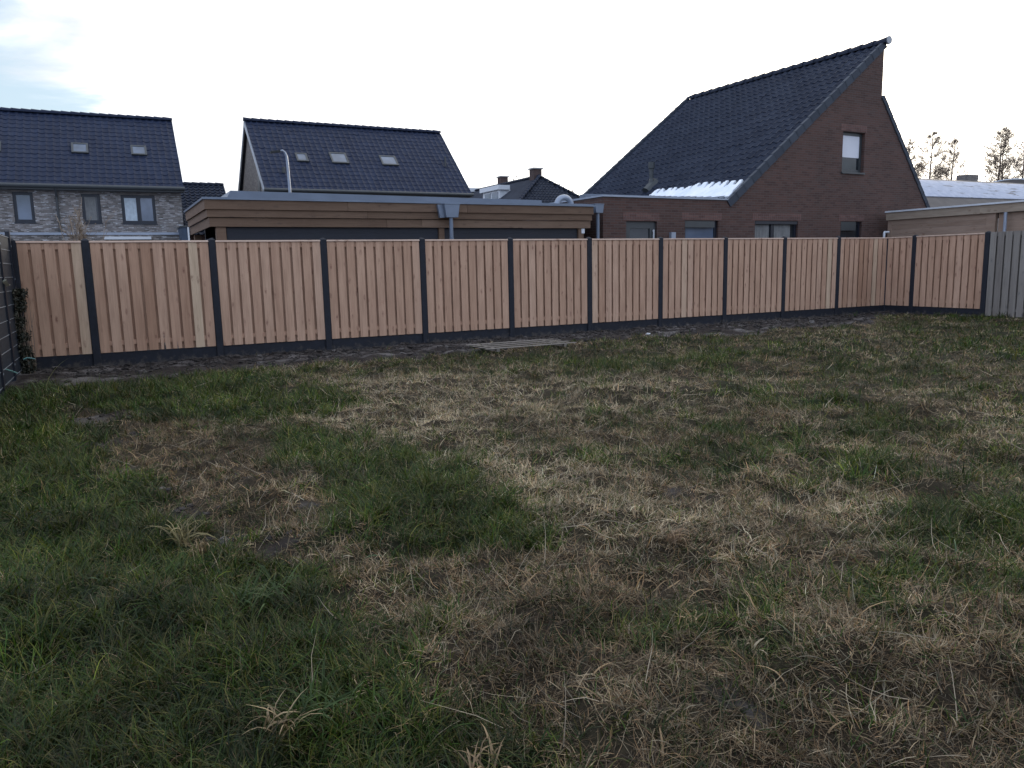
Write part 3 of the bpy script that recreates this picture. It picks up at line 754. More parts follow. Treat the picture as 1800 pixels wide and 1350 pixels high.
strip('plastic_strip', [tuple(a + np.array([0, 0, .0])), tuple(a * .7 + b_ * .3 + np.array([0, 0, .02])), tuple(a * .3 + b_ * .7 + np.array([0, 0, .01])), tuple(b_)], .022, 'plastic_mint', 'mint green plastic strip lying at the foot of the first fence board panel', 'plastic strip')
a = hit(10, 649, 0, LX + .05); b_ = hit(31, 656, 0, LX + .12)
strip('plastic_tag', [tuple(a), tuple(a * .5 + b_ * .5), tuple(b_)], .010, 'plastic_mint', 'pale blue plastic tag hanging low on the mesh fence', 'plastic tag')
a = hit(8, 494, 0, LX + .045); b_ = hit(16, 502, 0, LX + .045)
strip('cream_rag', [tuple(a + np.array([0, 0, .02])), tuple(a), tuple(a * .5 + b_ * .5 - np.array([0, 0, .03])), tuple(b_)], .03, 'plastic_cream', 'small cream coloured rag caught halfway up the mesh fence', 'rag')

# leafy plants ------------------------------------------------------
def leafmat(name, c1, c2):
    m, t, b = newmat(name); at = N(t, 'ShaderNodeAttribute'); at.attribute_name = 'tint'
    t.links.new(ramp(t, at.outputs['Fac'], [(0, c1), (1, c2)]), b.inputs['Base Color']); b.inputs['Roughness'].default_value = .55
leafmat('ivy_leaf', (.010, .014, .008), (.040, .038, .020)); leafmat('bark_twig', (.13, .098, .072), (.24, .18, .13)); leafmat('seed_brown', (.10, .07, .045), (.20, .14, .09))
def leaf(mb, c, s, tint):
    n = Vector((random.gauss(0, 1), random.gauss(0, 1), random.gauss(0, 1))).normalized(); a = n.orthogonal().normalized(); b = n.cross(a); k = random.uniform(0, 6.28)
    a, b = a * math.cos(k) + b * math.sin(k), b * math.cos(k) - a * math.sin(k); c = Vector(c)
    mb.add([c - a * s, c + b * s * .5 + n * s * .15, c + a * s, c - b * s * .5 + n * s * .15], [(0, 1, 2), (0, 2, 3)], tint)
iv = Thing('climbing_ivy', (-1.42, 13.9, 0), 0, 'dark ivy clump growing over the corner where mesh fence meets board fence', 'climbing plant')
mb = MB(); sb = MB()
for k in range(4200):
    z = random.random() ** 1.1 * 1.28; wd = .17 * (1.05 - z / 1.5)
    x = -1.43 + random.gauss(0, .05) + .02 * math.sin(z * 7); y = 13.93 + random.gauss(0, .12)
    y = min(y, FY - .05); 
    if abs(x + 1.43) > .11 + .03 * math.sin(z * 11) or vnoise(np.array([x * 14]), np.array([z * 9.0]))[0] < .15 + .2 * z / 1.3: continue
    leaf(mb, (x, y, z + .02), random.uniform(.014, .034), min(1, max(0, random.gauss(.35, .3))))
for k in range(14):
    x0 = -1.42 + random.uniform(-.1, .12); y0 = 13.9 + random.uniform(-.15, .15)
    sb.tube([(x0, y0, 0), (x0 + random.uniform(-.05, .05), y0 + random.uniform(-.05, .05), .5), (x0 + random.uniform(-.08, .08), min(FY - .06, y0 + random.uniform(-.05, .1)), random.uniform(.9, 1.35))], [.008, .005, .002], 5)
iv.part(mb, 'foliage', 'ivy_leaf'); iv.part(sb, 'stem', 'bark_twig')

# ------------------------------------------------------------------ slatted rack lying on the ground
rk = Thing('slatted_rack', (6.3, 12.2, .0), 0, 'greyed wooden rack of four long slats lying flat on the lawn edge', 'wooden rack')
zz = .10
for i in range(4):
    mb = MB(); y = 11.78 + i * .275; sk = -.06 + .02 * i
    mb.bevbox(5.40, 7.19, y - .032, y + .032, zz, zz + .012, .004, random.random(), i * 2.1)
    o = rk.part(mb, 'slat', 'wood_grey_slat')
for x in (5.62, 6.95):
    mb = MB(); mb.box(x - .03, x + .03, 11.74, 12.65, zz - .05, zz - .002, .1, x); rk.part(mb, 'crosspiece', 'wood_grey_slat')

p = hit(1140, 588, 2, .03); mb = MB()
mb.tube([(p[0] - .07, p[1], .035), (p[0] - .03, p[1], .04), (p[0] + .02, p[1] + .01, .038), (p[0] + .06, p[1] + .02, .05)], [.018, .03, .024, .006], 7)
tag(mb.build('litter_wrapper', 'plastic_white', smooth=True), 'small crumpled white wrapper on the bare soil in front of the fence', 'litter')
p = (WX - .22, 11.75); mb = MB()
lump(mb, (p[0], p[1], .0), .20, 899, .8, .3)
for k in range(26): lump(mb, (p[0] + random.uniform(-.12, .12), p[1] + random.uniform(-.12, .12), .02 + random.random() * .04), random.uniform(.02, .05), 900 + k, random.uniform(.7, 1.0))
tag(mb.build('rubble_heap', 'soil_clod'), 'little heap of pale grey mortar rubble at the foot of the last black post', 'rubble')

# ------------------------------------------------------------------ roofs
def tile_roof(mb, origin, along, up, L, W_, tw=.30, tc_=.345, amp=.036, step=.014, sub=6, clip=None):
    """pantiled slope: wave across each tile, a step at every course. origin at the eave start; clip(u,v)->bool keeps a tile"""
    o = np.array(origin, float); A = np.array(along, float); A /= np.linalg.norm(A); U = np.array(up, float); U /= np.linalg.norm(U)
    Nn = np.cross(A, U); Nn = Nn if Nn[2] > 0 else -Nn
    ncol = max(1, round(L / tw)); tw = L / ncol; nrow = max(1, round(W_ / tc_)); tc_ = W_ / nrow
    q = np.linspace(0, 1, sub + 1); prof = amp * np.cos(2 * np.pi * q) * np.where(q < .5, 1.0, 1.0) + amp * .35 * np.cos(4 * np.pi * q)
    rs = np.random.default_rng(int(abs(L * 100 + W_ * 10)))
    V = []; Fc = []; Tn = []
    for r in range(nrow):
        for c in range(ncol):
            u0, v0 = c * tw, r * tc_
            if clip and not clip(u0 + tw / 2, v0 + tc_ / 2): continue
            tn = rs.random(); dz = rs.normal(0, .0025); b0 = len(V)
            for (vv, hgt) in ((v0 - .03, step + .004), (v0 + tc_ - .0, .0)):
                for k in range(sub + 1):
                    P = o + A * (u0 + q[k] * tw) + U * vv + Nn * (prof[k] + hgt + dz); V.append(P); Tn.append(tn)
            for k in range(sub + 1):     # front lip
                P = o + A * (u0 + q[k] * tw) + U * (v0 - .03) + Nn * (prof[k] - .006); V.append(P); Tn.append(tn)
            n = sub + 1
            for k in range(sub):
                Fc.append((b0 + k, b0 + k + 1, b0 + n + k + 1, b0 + n + k)); Fc.append((b0 + 2 * n + k, b0 + 2 * n + k + 1, b0 + k + 1, b0 + k))
    n0 = len(mb.v); mb.v += [tuple(p) for p in V]; mb.f += [tuple(i + n0 for i in f) for f in Fc]; mb.tint += Tn; mb.shift += [0.0] * len(V)
    return mb
def verge(mb, a, b, tlen=.34, wid=.10, hgt=.16, dirx=(0, -1, 0), lift=.05):
    """row of overlapping verge tiles from a up to b, on the side dirx"""
    a = np.array(a, float); b = np.array(b, float); d = b - a; L = np.linalg.norm(d); d /= L; n = max(1, round(L / tlen)); tl = L / n
    s = np.array(dirx, float); up = np.cross(s, d); up = up if up[2] > 0 else -up
    for i in range(n):
        p = a + d * i * tl - d * .03; q = a + d * (i + 1) * tl
        l0, l1 = lift + .015, lift
        vs = []
        for P, l in ((p, l0), (q, l1)):
            for (w, h) in ((-.05, l), (wid, l), (wid, l - hgt), (-.05, l - hgt)):
                vs.append(P + s * w + up * h)
        mb.add(vs, [(0, 1, 5, 4), (1, 2, 6, 5), (2, 3, 7, 6), (0, 4, 7, 3), (3, 2, 1, 0), (4, 5, 6, 7)], (i * .37) % 1)
def ridge(mb, a, b, r=.11, tlen=.40):
    a = np.array(a, float); b = np.array(b, float); d = b - a; L = np.linalg.norm(d); d /= L; n = max(1, round(L / tlen)); tl = L / n
    s = np.cross(d, (0, 0, 1)); s /= np.linalg.norm(s)
    for i in range(n):
        vs = []; fs = []
        for (t_, rr) in ((i * tl - .03, r * 1.18), ((i + 1) * tl, r * .88)):
            for k in range(9):
                an = math.pi * (k / 8.0) * 1.1 - .05 * math.pi; vs.append(a + d * t_ + s * math.cos(an) * rr + np.array([0, 0, 1]) * (math.sin(an) * rr))
        for k in range(8): fs.append((k, k + 1, 10 + k, 9 + k))
        fs.append(tuple(range(9))); mb.add(vs, fs, (i * .61) % 1)
def window(T, x0, x1, z0, z1, y, depth=.10, mull=(), fw=.07, fmat='frame_dark', gmat='glass_dark', sill=True, curtain=None, blind=None, cmat='curtain'):
    """window set back in its opening: frame bars, panes, and what hangs behind the glass"""
    mb = MB(); yf = y + depth - .06
    def bx(m_, a0, a1, y0, y1, b0, b1):
        m_.box(a0, a1, y0, y1, b0, b1)
    mb.box(x0, x0 + fw, yf, yf + .06, z0, z1); mb.box(x1 - fw, x1, yf, yf + .06, z0, z1)
    mb.box(x0 + fw, x1 - fw, yf + .002, yf + .058, z1 - fw, z1); mb.box(x0 + fw, x1 - fw, yf + .002, yf + .058, z0, z0 + fw)
    for q in mull: mb.box(q - fw * .7, q + fw * .7, yf - .004, yf + .056, z0 + fw, z1 - fw)
    f = T.part(mb, 'window', fmat)
    g = MB(); g.box(x0 + fw, x1 - fw, yf + .03, yf + .036, z0 + fw, z1 - fw); T.part(g, 'pane', gmat, f)
    if curtain:
        c = MB()
        for (a0, a1) in curtain:
            n = 14; vs = []; fs = []
            for i in range(n + 1):
                xx = a0 + (a1 - a0) * i / n; dy = .012 * math.sin(i * 2.1)
                vs += [(xx, yf + .027 - .009 + dy * .5, z0 + fw), (xx, yf + .027 - .009 + dy * .5, z1 - fw)]
            for i in range(n): fs.append((2 * i, 2 * i + 2, 2 * i + 3, 2 * i + 1))
            c.add(vs, fs)
        T.part(c, 'curtain', cmat, f)
    if blind:
        c = MB(); c.box(x0 + fw, x1 - fw, yf + .016, yf + .024, blind, z1 - fw); T.part(c, 'roller_blind', 'blind_white', f)
    if sill:
        s = MB(); s.box(x0 - .03, x1 + .03, y - .04, y + depth, z0 - .05, z0 - .002); T.part(s, 'sill', fmat, f)
    return f
def rect(x0, x1, z0, z1): return [(x0, z0), (x1, z0), (x1, z1), (x0, z1)]
def skylight(T, O, A, U, u0, u1, v0, v1, blindh=0, proud=.09):
    """roof window lying in a slope (O eave origin, A along, U up)"""
    A = np.array(A, float); U = np.array(U, float); Nn = np.cross(A, U); Nn = Nn if Nn[2] > 0 else -Nn; O = np.array(O, float)
    def slab(m_, a0, a1, b0, b1, h0, h1):
        vs = [O + A * a + U * b_ + Nn * h for h in (h0, h1) for b_ in (b0, b1) for a in (a0, a1)]
        m_.add(vs, [(0, 2, 3, 1), (4, 5, 7, 6), (0, 1, 5, 4), (2, 6, 7, 3), (0, 4, 6, 2), (1, 3, 7, 5)])
    f = MB(); k = .09
    slab(f, u0, u0 + k, v0, v1, -.03, proud); slab(f, u1 - k, u1, v0, v1, -.03, proud); slab(f, u0 + k, u1 - k, v0, v0 + k, -.03, proud); slab(f, u0 + k, u1 - k, v1 - k, v1, -.03, proud)
    fo = T.part(f, 'skylight', 'frame_grey'); g = MB(); slab(g, u0 + k, u1 - k, v0 + k, v1 - k, .02, proud - .02); T.part(g, 'pane', 'glass_sky', fo)

# ------------------------------------------------------------------ big brown brick house with the steep roof
D = .04; Y = 15.2
XL = hit(1060, 346.5, 1, Y, D)[0]; ZP = 3.06
XE = hit(1283, 349.5, 1, Y, D)[0]; r_ = hit(1555, 75, 1, Y, D); XR_, ZR = r_[0], r_[2]
Z2 = hit(1551, 170, 1, Y, D)[2]; q_ = hit(1632, 368, 1, Y, D); XF, ZF = q_[0], q_[2]
YB = hit(1184, 172, 2, ZR, D)[1]
bh = Thing('brick_house', (XL, Y, 0), D, 'large red brown brick house with tall steep gable and long black tiled roof', 'house')
def px(x, y, d=D, yy=Y): return hit(x, y, 1, yy, d)
def pxr(a, b, c, d_):  # opening from photo corners
    p = px(a, b); q = px(c, d_); return p[0], q[0], p[2], q[2]
dx0, dx1, _, _ = pxr(1100.7, 389, 1155, 389); dzt = 2.50
w2 = (px(1204, 389)[0], px(1263, 389)[0]); w3 = (px(1327, 389)[0], px(1403, 389)[0]); w4 = (px(1478, 389)[0], px(1515, 389)[0])
u0, u1 = px(1481, 265)[0], px(1519.5, 265)[0]; uz1, uz0 = px(1500, 232)[2], px(1500, 303)[2]
holes = [rect(dx0, dx1, .05, dzt), rect(w2[0], w2[1], 1.0, 2.53), rect(w3[0], w3[1], .9, 2.545), rect(w4[0], w4[1], 1.2, 2.56), rect(u0, u1, uz0, uz1)]
out = [(XL, 0), (XF, 0), (XF, ZF), (XR_, Z2), (XR_, ZR), (XE, ZP), (XL, ZP)]
wl = MB(); wl.wall(out, holes, 1, Y, .16)
wl.wall([(Y + .16, 0), (YB, 0), (YB, ZP), (Y + .16, ZP)], [], 0, XL, -.0)
wl.wall([(XL, 0), (XF, 0), (XF, ZF), (XR_, Z2), (XR_, ZR - .3), (XE, ZP - .3), (XL, ZP - .3)], [], 1, YB)
wl.wall([(Y + .16, 0), (YB, 0), (YB, ZF), (Y + .16, ZF)], [], 0, XF)
wl.wall([(Y + .16, Z2 - .1), (YB, Z2 - .1), (YB, ZR - .1), (Y + .16, ZR - .1)], [], 0, XR_)
wo_ = bh.part(wl, 'wall', 'brick_brown_red')
# soldier course above the ground floor openings
sc = MB()
def soldier(T, a0, a1, zt_, yw, mat, parent):
    n = round((a1 - a0 + .2) / .075); m_ = MB(); m_.box(a0 - .1, a0 - .1 + n * .075, yw - .002, yw + .05, zt_ + .012, zt_ + .205)
    for i in range(n): m_.box(a0 - .1 + i * .075 + .004, a0 - .1 + (i + 1) * .075 - .004, yw - .006, yw + .04, zt_ + .016, zt_ + .201, random.random())
    T.part(m_, 'lintel', mat, parent)
for a0, a1, zt_ in ((dx0, dx1, dzt), (w2[0], w2[1], 2.53), (w3[0], w3[1], 2.545), (w4[0], w4[1], 2.56), (u0, u1, uz1)):
    soldier(bh, a0, a1, zt_, Y, 'brick_soldier', wo_)
# flat annex roof with zinc coping
fr = MB(); fr.box(XL + .15, XE + .2, Y + .3, YB - .1, ZP - .25, ZP - .15); bh.part(fr, 'flat_roof', 'roof_felt')
cp = MB(); cp.box(XL - .03, XE - .02, Y - .03, Y + .27, ZP + .002, ZP + .042); cp.box(XL - .03, XL + .27, Y + .272, YB, ZP + .002, ZP + .042)
bh.part(cp, 'coping', 'zinc_light')
ub = MB(); p0 = hit(1030, 344, 1, 17.6, D); p1 = hit(1206, 346, 1, 17.6, D)
ub.prism([(p0[0], ZP - .2), (p1[0] + .12, ZP - .2), (p1[0], p1[2]), (p0[0], p1[2])], 1, 17.6, 17.9); bh.part(ub, 'roof_upstand', 'zinc')
# main slope
slope = np.array([XR_ - XE, 0, ZR - ZP]); SL = np.linalg.norm(slope); slope /= SL
ext = 1.15                       # the slope runs on below the coping level behind the annex
O_ = np.array([XE, Y + .02, ZP])
rf = MB(); tile_roof(rf, O_, (0, 1, 0), slope, YB - Y - .02, SL, tw=.25, tc_=.30, amp=.024, step=.014)
roof = bh.part(rf, 'roof', 'tile_slate_grey')
under = MB(); nn = np.array([-slope[2], 0, slope[0]])
def quadslab(m_, P, A, U, l, w, t0, t1, nrm):
    P = np.array(P, float); A = np.array(A, float); U = np.array(U, float)
    vs = [P + A * a + U * b_ + nrm * h for h in (t0, t1) for b_ in (0, w) for a in (0, l)]
    m_.add(vs, [(0, 2, 3, 1), (4, 5, 7, 6), (0, 1, 5, 4), (2, 6, 7, 3), (0, 4, 6, 2), (1, 3, 7, 5)])
quadslab(under, O_ + np.array([0, -.015, 0]), (0, 1, 0), slope, YB - Y - .02, SL, -.040, -.022, nn); bh.part(under, 'roof_deck', 'frame_dark', roof)
vg = MB(); verge(vg, (XE - .05, Y + .02, ZP - .04), (XR_, Y + .02, ZR), dirx=(0, -1, 0), wid=.05, hgt=.20, lift=.05); bh.part(vg, 'verge_tiles', 'tile_verge', roof)
vg = MB(); verge(vg, (XE, YB, ZP), (XR_, YB, ZR), dirx=(0, 1, 0), wid=.08, hgt=.17, lift=.07); bh.part(vg, 'verge_tiles', 'tile_verge', roof)
rd = MB(); ridge(rd, (XR_ + .02, Y - .08, ZR + .0), (XR_ + .02, YB + .05, ZR + .0), .125, .42); bh.part(rd, 'ridge_tiles', 'tile_slate_grey', roof)
rc = MB(); rc.tube([(XR_ + .04, Y - .13, ZR + .05), (XR_ + .04, Y - .08, ZR + .05)], .115, 18); bh.part(rc, 'ridge_end_cap', 'pale_trim', roof)
# lower slope to the right
s2 = np.array([XR_ - XF, 0, Z2 - ZF]); L2 = np.linalg.norm(s2); s2 /= L2
rf2 = MB(); tile_roof(rf2, (XF, Y + .02, ZF), (0, 1, 0), s2, YB - Y - .02, L2); roof2 = bh.part(rf2, 'roof', 'tile_slate_grey')
vg = MB(); verge(vg, (XF + .05, Y + .02, ZF - .08), (XR_ + .02, Y + .02, Z2), dirx=(0, -1, 0), wid=.05, hgt=.13, lift=.075); bh.part(vg, 'verge_tiles', 'tile_verge', roof2)
# windows
def bigwin(*a, **k): return window(bh, *a, **k)
dr = MB(); dr.box(dx0, dx0 + .16, Y + .06, Y + .12, .05, dzt); dr.box(dx1 - .18, dx1, Y + .06, Y + .12, .05, dzt); dr.box(dx0 + .16, dx1 - .18, Y + .062, Y + .118, dzt - .17, dzt); dr.box(dx0 + .16, dx1 - .18, Y + .062, Y + .118, .05, .3)
door = bh.part(dr, 'door', 'frame_grey'); g = MB(); g.box(dx0 + .16, dx1 - .18, Y + .09, Y + .095, .3, dzt - .17); bh.part(g, 'pane', 'glass_dark', door)
hd = MB(); hd.box(dx1 - .10, dx1 - .075, Y + .01, Y + .035, 2.02, 2.30); hd.box(dx1 - .10, dx1 - .075, Y + .035, Y + .06, 2.26, 2.28); bh.part(hd, 'door_fitting', 'white_paint', door)
def wn(a, b, z0, z1, **k): return window(bh, a, b, z0, z1, Y, depth=.13, fw=.08, fmat='frame_dark', **k)
f = wn(w2[0], w2[1], 1.0, 2.53, gmat='glass_sky'); s_ = MB()
s_.box(w2[0] + .02, w2[1] - .12, Y + .015, Y + .06, 2.36, 2.525); bh.part(s_, 'shutter_box', 'frame_grey', f)
f = wn(w3[0], w3[1], .9, 2.545, mull=((w3[0] * .56 + w3[1] * .44),), curtain=((w3[0] + .1, w3[0] + .62), (w3[0] + .82, w3[1] - .22)), cmat='curtain_dim'); s_ = MB(); s_.box(w3[0] + .02, w3[1] - .02, Y + .01, Y + .05, 2.46, 2.54); bh.part(s_, 'shutter_box', 'frame_dark', f)
f = wn(w4[0], w4[1], 1.2, 2.56); s_ = MB(); s_.box(w4[0] + .02, w4[1] - .25, Y + .01, Y + .05, 2.30, 2.555); bh.part(s_, 'shutter_box', 'frame_grey', f)
window(bh, u0, u1, uz0, uz1, Y, depth=.16, fw=.09, fmat='frame_grey', gmat='glass_dark', blind=uz0 + (uz1 - uz0) * .38)
# flue on the roof
P = hit(1145, 335, 0, 17.0, D)
def on_slope(pxl, pyl):
    v = rotz(CF + CX * (pxl - 900) / F_PX - CU * (pyl - 675) / F_PX, -D); o = np.array([0, 0, CAM_H]); t_ = np.dot(O_ - o, nn) / np.dot(v, nn); return o + v * t_
fb = on_slope(1145, 330); ft = fb + np.array([0, 0, .78])
fl = MB(); fl.tube([fb - np.array([0, 0, .1]), fb + np.array([0, 0, .25]), fb + np.array([0, 0, .27]), ft - np.array([0, 0, .2]), ft - np.array([0, 0, .19]), ft], [.12, .08, .065, .065, .10, .10], 12)
fl.tube([fb + slope * -.25 + nn * .02, fb + slope * .25 + nn * .03], .16, 8); bh.part(fl, 'roof_vent', 'frame_grey', roof)
# snow left on the foot of the slope
sp = [on_slope(*q) for q in ((1128, 343), (1140, 338), (1165, 336), (1192, 334), (1215, 331), (1228, 326.5), (1243, 324), (1262, 324.5), (1280, 322.5), (1306, 321), (1303, 327), (1293, 337), (1284, 349), (1250, 350.5), (1200, 349.5), (1150, 348.5))]
uv = [((q - O_)[1], np.dot(q - O_, slope)) for q in sp]
def inpoly(u, v, poly):
    c = False; n = len(poly)
    for i in range(n):
        (x1, y1), (x2, y2) = poly[i], poly[(i + 1) % n]
        if (y1 > v) != (y2 > v) and u < (x2 - x1) * (v - y1) / (y2 - y1) + x1: c = not c
    return c
sn = MB(); du = .05; ug = np.arange(.02, max(q[0] for q in uv) + .4, du); vgd = np.arange(0.0, max(q[1] for q in uv) + .4, du)
gi = {}
colj = {round(float(u), 3): .10 * random.uniform(-1, 1) for u in ug}
def in_snow(u, v):
    e_ = .16 * math.cos(2 * math.pi * (u / .30)) + colj[round(float(u), 3)] - .1
    return inpoly(u, max(.03, v), uv) and inpoly(u, max(.03, v + max(0, e_ + .14) * min(1, v / .5)), uv)
cells = {(i, j) for i, u in enumerate(ug) for j, v in enumerate(vgd) if in_snow(u, v)}
best = set()
while cells:
    st_ = [cells.pop()]; comp = set(st_)
    while st_:
        i, j = st_.pop()
        for q in ((i + 1, j), (i - 1, j), (i, j + 1), (i, j - 1)):
            if q in cells: cells.remove(q); comp.add(q); st_.append(q)
    if len(comp) > len(best): best = comp
for i, u in enumerate(ug):
    for j, v in enumerate(vgd):
        if (i, j) in best:
            vs = []
            for a, b_ in ((u, v), (u + du, v), (u + du, v + du), (u, v + du)):
                vs.append(O_ + np.array([0, a, 0]) + slope * b_ + nn * (.066 + .014 * vnoise(np.array([a * 3.0]), np.array([b_ * 3.0]))[0]))
            sn.add(vs + [q - nn * .06 for q in vs], [(0, 1, 2, 3), (0, 4, 5, 1), (1, 5, 6, 2), (2, 6, 7, 3), (3, 7, 4, 0)])
so = sn.build('snow_patch', 'snow', None, bh.o); so.location = bh.e.location; so.rotation_euler = bh.e.rotation_euler
tag(so, 'white leftover snow lying on the foot of the black roof above the flat annex', 'snow')
# small pipe bits on the wall
p = px(1180, 412); mb = MB(); mb.box(p[0] - .07, p[0] + .07, Y - .09, Y - .004, 1.7, p[2] + .05); bh.part(mb, 'wall_box', 'zinc_light')

# ------------------------------------------------------------------ timber carport (left of the brick house)
D = .02; Y = 15.0
cp_ = Thing('timber_carport', (1.73, Y, 0), D, 'flat roofed carport with brown timber fascia, zinc edge and black infill behind the fence', 'carport')
xa, xb = 1.735, 10.08; yb = 18.5
def L3(zl, zr, x): return zl + (zr - zl) * (x - xa) / (xb - xa)
zt = 2.80
bands = [(2.615, 2.785, 0.0), (2.478, 2.628, .035), (2.308, 2.470, .07)]
for i, (z0, z1, inn) in enumerate(bands):
    mb = MB(); cuts = [xa + inn, 4.35 + .4 * i, 6.9 - .5 * i, xb - inn * .6]
    for k in range(3): mb.bevbox(cuts[k] + .0015, cuts[k + 1] - .0015, Y + inn, Y + inn + .03, z0, z1, .004, random.random(), i * 3.1 + k)
    cp_.part(mb, 'fascia_board', 'wood_fascia')
    mb = MB(); mb.box(xa + inn, xa + inn + .03, Y + inn + .032, yb, z0, z1, random.random(), i * 1.7); cp_.part(mb, 'fascia_board', 'wood_fascia_side')
tr_ = MB(); tr_.box(xa - .03, xb + .03, Y - .03, Y + .06, 2.786, zt + .025); tr_.box(xa - .03, xa + .06, Y + .062, yb, 2.786, zt + .025); cp_.part(tr_, 'roof_trim', 'zinc')
rr = MB(); rr.box(xa + .06, xb - .01, Y + .06, yb, 2.70, 2.79); cp_.part(rr, 'roof', 'roof_felt')
uz = MB(); q0 = hit(405, 335, 1, Y + .25, D); q1 = hit(952, 352, 1, Y + .25, D)
uz.prism([(q0[0] - .10, 2.78), (q1[0] + .02, 2.78), (q1[0], q1[2]), (q0[0], q0[2])], 1, Y + .25, Y + 2.9); cp_.part(uz, 'roof_upstand', 'zinc')
q2 = hit(1003, 350, 1, Y + .6, D); uz = MB(); uz.box(q1[0] + .05, xb + .35, Y + .6, Y + 2.6, 2.78, 2.90); cp_.part(uz, 'roof_upstand', 'zinc')
for x, w in ((2.0, .17), (6.35, .12), (9.80, .14)):
    mb = MB(); mb.bevbox(x - w / 2, x + w / 2, Y + .10, Y + .26, 0, 2.305, .006, random.random(), x); cp_.part(mb, 'post', 'wood_tan_side' if False else 'wood_fascia')
for x in (1.86,):
    mb = MB(); mb.box(x, x + .14, yb - .25, yb - .10, 0, 2.305); cp_.part(mb, 'post', 'wood_fascia')
for (x0, x1) in ((2.10, 6.28), (6.42, 9.72)):
    mb = MB(); z = .1
    while z < 2.28: mb.box(x0, x1, Y + .15, Y + .172, z, min(z + .137, 2.303)); z += .14
    cp_.part(mb, 'infill_wall', 'black_cladding')
mb = MB(); mb.box(2.1, xb, yb - .1, yb, 0, 2.7); cp_.part(mb, 'back_wall', 'black_cladding')
mb = MB(); z = 2.02
mb.box(xa + .12, xa + .15, Y + .30, yb - .3, 1.2, 2.12); cp_.part(mb, 'side_wall', 'black_cladding')
# rain hopper with pipe
def hopper(T, x, yf, ztop, k=1.0):
    mb = MB()
    prof = [(x - .17 * k, ztop), (x + .17 * k, ztop), (x + .13 * k, ztop - .26 * k), (x - .13 * k, ztop - .26 * k)]
    mb.prism(prof, 1, yf - .16, yf - .002); mb.box(x - .18 * k, x + .18 * k, yf - .17, yf - .002, ztop + .002, ztop + .02); h_ = T.part(mb, 'rain_hopper', 'zinc')
    p_ = MB(); p_.tube([(x, yf - .08, ztop - .26 * k), (x, yf - .08, .1)], .042, 12)
    for z in (2.05, 1.2): p_.tube([(x, yf - .08, z), (x, yf - .08, z + .04)], .050, 12)
    T.part(p_, 'downpipe', 'zinc', smooth=False)
hopper(cp_, hit(787, 362, 1, Y, D)[0] + .03, Y, 2.765)
mb = MB(); x = hit(787, 362, 1, Y, D)[0] - .14
mb.prism([(x - .12, 2.765), (x + .04, 2.765), (x + .03, 2.50), (x - .07, 2.50)], 1, Y - .08, Y - .002); cp_.part(mb, 'rain_hopper', 'zinc')
hx = hit(1049, 372, 1, 15.15, .04)[0]
mb = MB(); 
dpt = Thing('downpipe', (hit(1049, 372, 1, 15.12, .04)[0], 15.12, 0), .04, 'grey zinc hopper with downpipe at the corner of the brick annex beside the carport', 'downpipe')
hopper(dpt, dpt.o[0] + .02, 15.19, 2.86, .72)
cb = MB(); xs_ = hit(1024, 406, 1, Y + .12, D); cb.bevbox(xs_[0] - .045, xs_[0] + .045, Y + .09, Y + .148, xs_[2] - .055, xs_[2] + .055, .008)
o = tag(cb.build('sensor_box', 'plastic_white'), 'small white box mounted at the right end of the carport infill', 'sensor'); o.rotation_euler = (0, 0, D)
cb = MB(); xs_ = hit(371.5, 394, 1, Y + .09, D); cb.box(xs_[0] - .025, xs_[0] + .025, Y + .085, Y + .099, xs_[2] - .025, xs_[2] + .025); cp_.part(cb, 'number_plate', 'pale_trim')
# round bent duct on the roof
a = hit(979, 357, 1, Y + .9, D); b_ = hit(1004, 358, 1, Y + .9, D); c_ = .5 * (a + b_); rr_ = (b_[0] - a[0]) / 2
dk = MB(); pts = [(c_[0] - rr_ * 1.0, Y + .9, 2.82)] + [(c_[0] - math.cos(math.pi * k / 10) * rr_, Y + .9, 2.88 + math.sin(math.pi * k / 10) * rr_ * .95) for k in range(11)] + [(c_[0] + rr_, Y + .9, 2.82)]
dk.tube(pts, .07, 14)
cp_.part(dk, 'bent_vent_pipe', 'zinc_light', smooth=True)

# ------------------------------------------------------------------ middle house
D = .02
mh = Thing('gabled_house', (7.33, 39.6, 0), D, 'house with dark tiled saddle roof and three roof windows behind the timber carport', 'house')
x0, x1 = 7.32, 18.34; yr, zr = 43.4, 9.30; ye, ze = 39.2, 5.42
xe1 = x1 + .0
wb = MB(); yF, yBk = ye + .45, 2 * yr - ye - .45
wb.box(x0 + .15, x1 - .15, yF, yBk, 0, ze - .05)
wb.wall([(yF, ze - .05), (yBk, ze - .05), (yr, zr - .25)], [], 0, x0 + .15); wb.wall([(yF, ze - .05), (yBk, ze - .05), (yr, zr - .25)], [], 0, x1 - .15)
mh.part(wb, 'wall', 'brick_beige_grey')
st = MB(); st.box(x0 + .12, x0 + .149, 41.0, 41.55, 0, 6.9); st.box(x0 + .10, x0 + .149, 44.3, 45.3, 4.0, 5.4); mh.part(st, 'dark_panel', 'frame_grey')
U = np.array([0, yr - ye, zr - ze]); WU = np.linalg.norm(U); U /= WU; A = np.array([1., 0, 0]); Om = np.array([x0, ye, ze])
rf = MB(); tile_roof(rf, Om, A, U, x1 - x0, WU, sub=5, amp=.022, step=.014); ro = mh.part(rf, 'roof', 'tile_anthracite')
U2 = np.array([0, ye - yr, zr - ze]); U2 /= np.linalg.norm(U2); rf = MB(); tile_roof(rf, (x0, 2 * yr - ye, ze), A, U2, x1 - x0, WU, sub=3); mh.part(rf, 'roof', 'tile_anthracite')
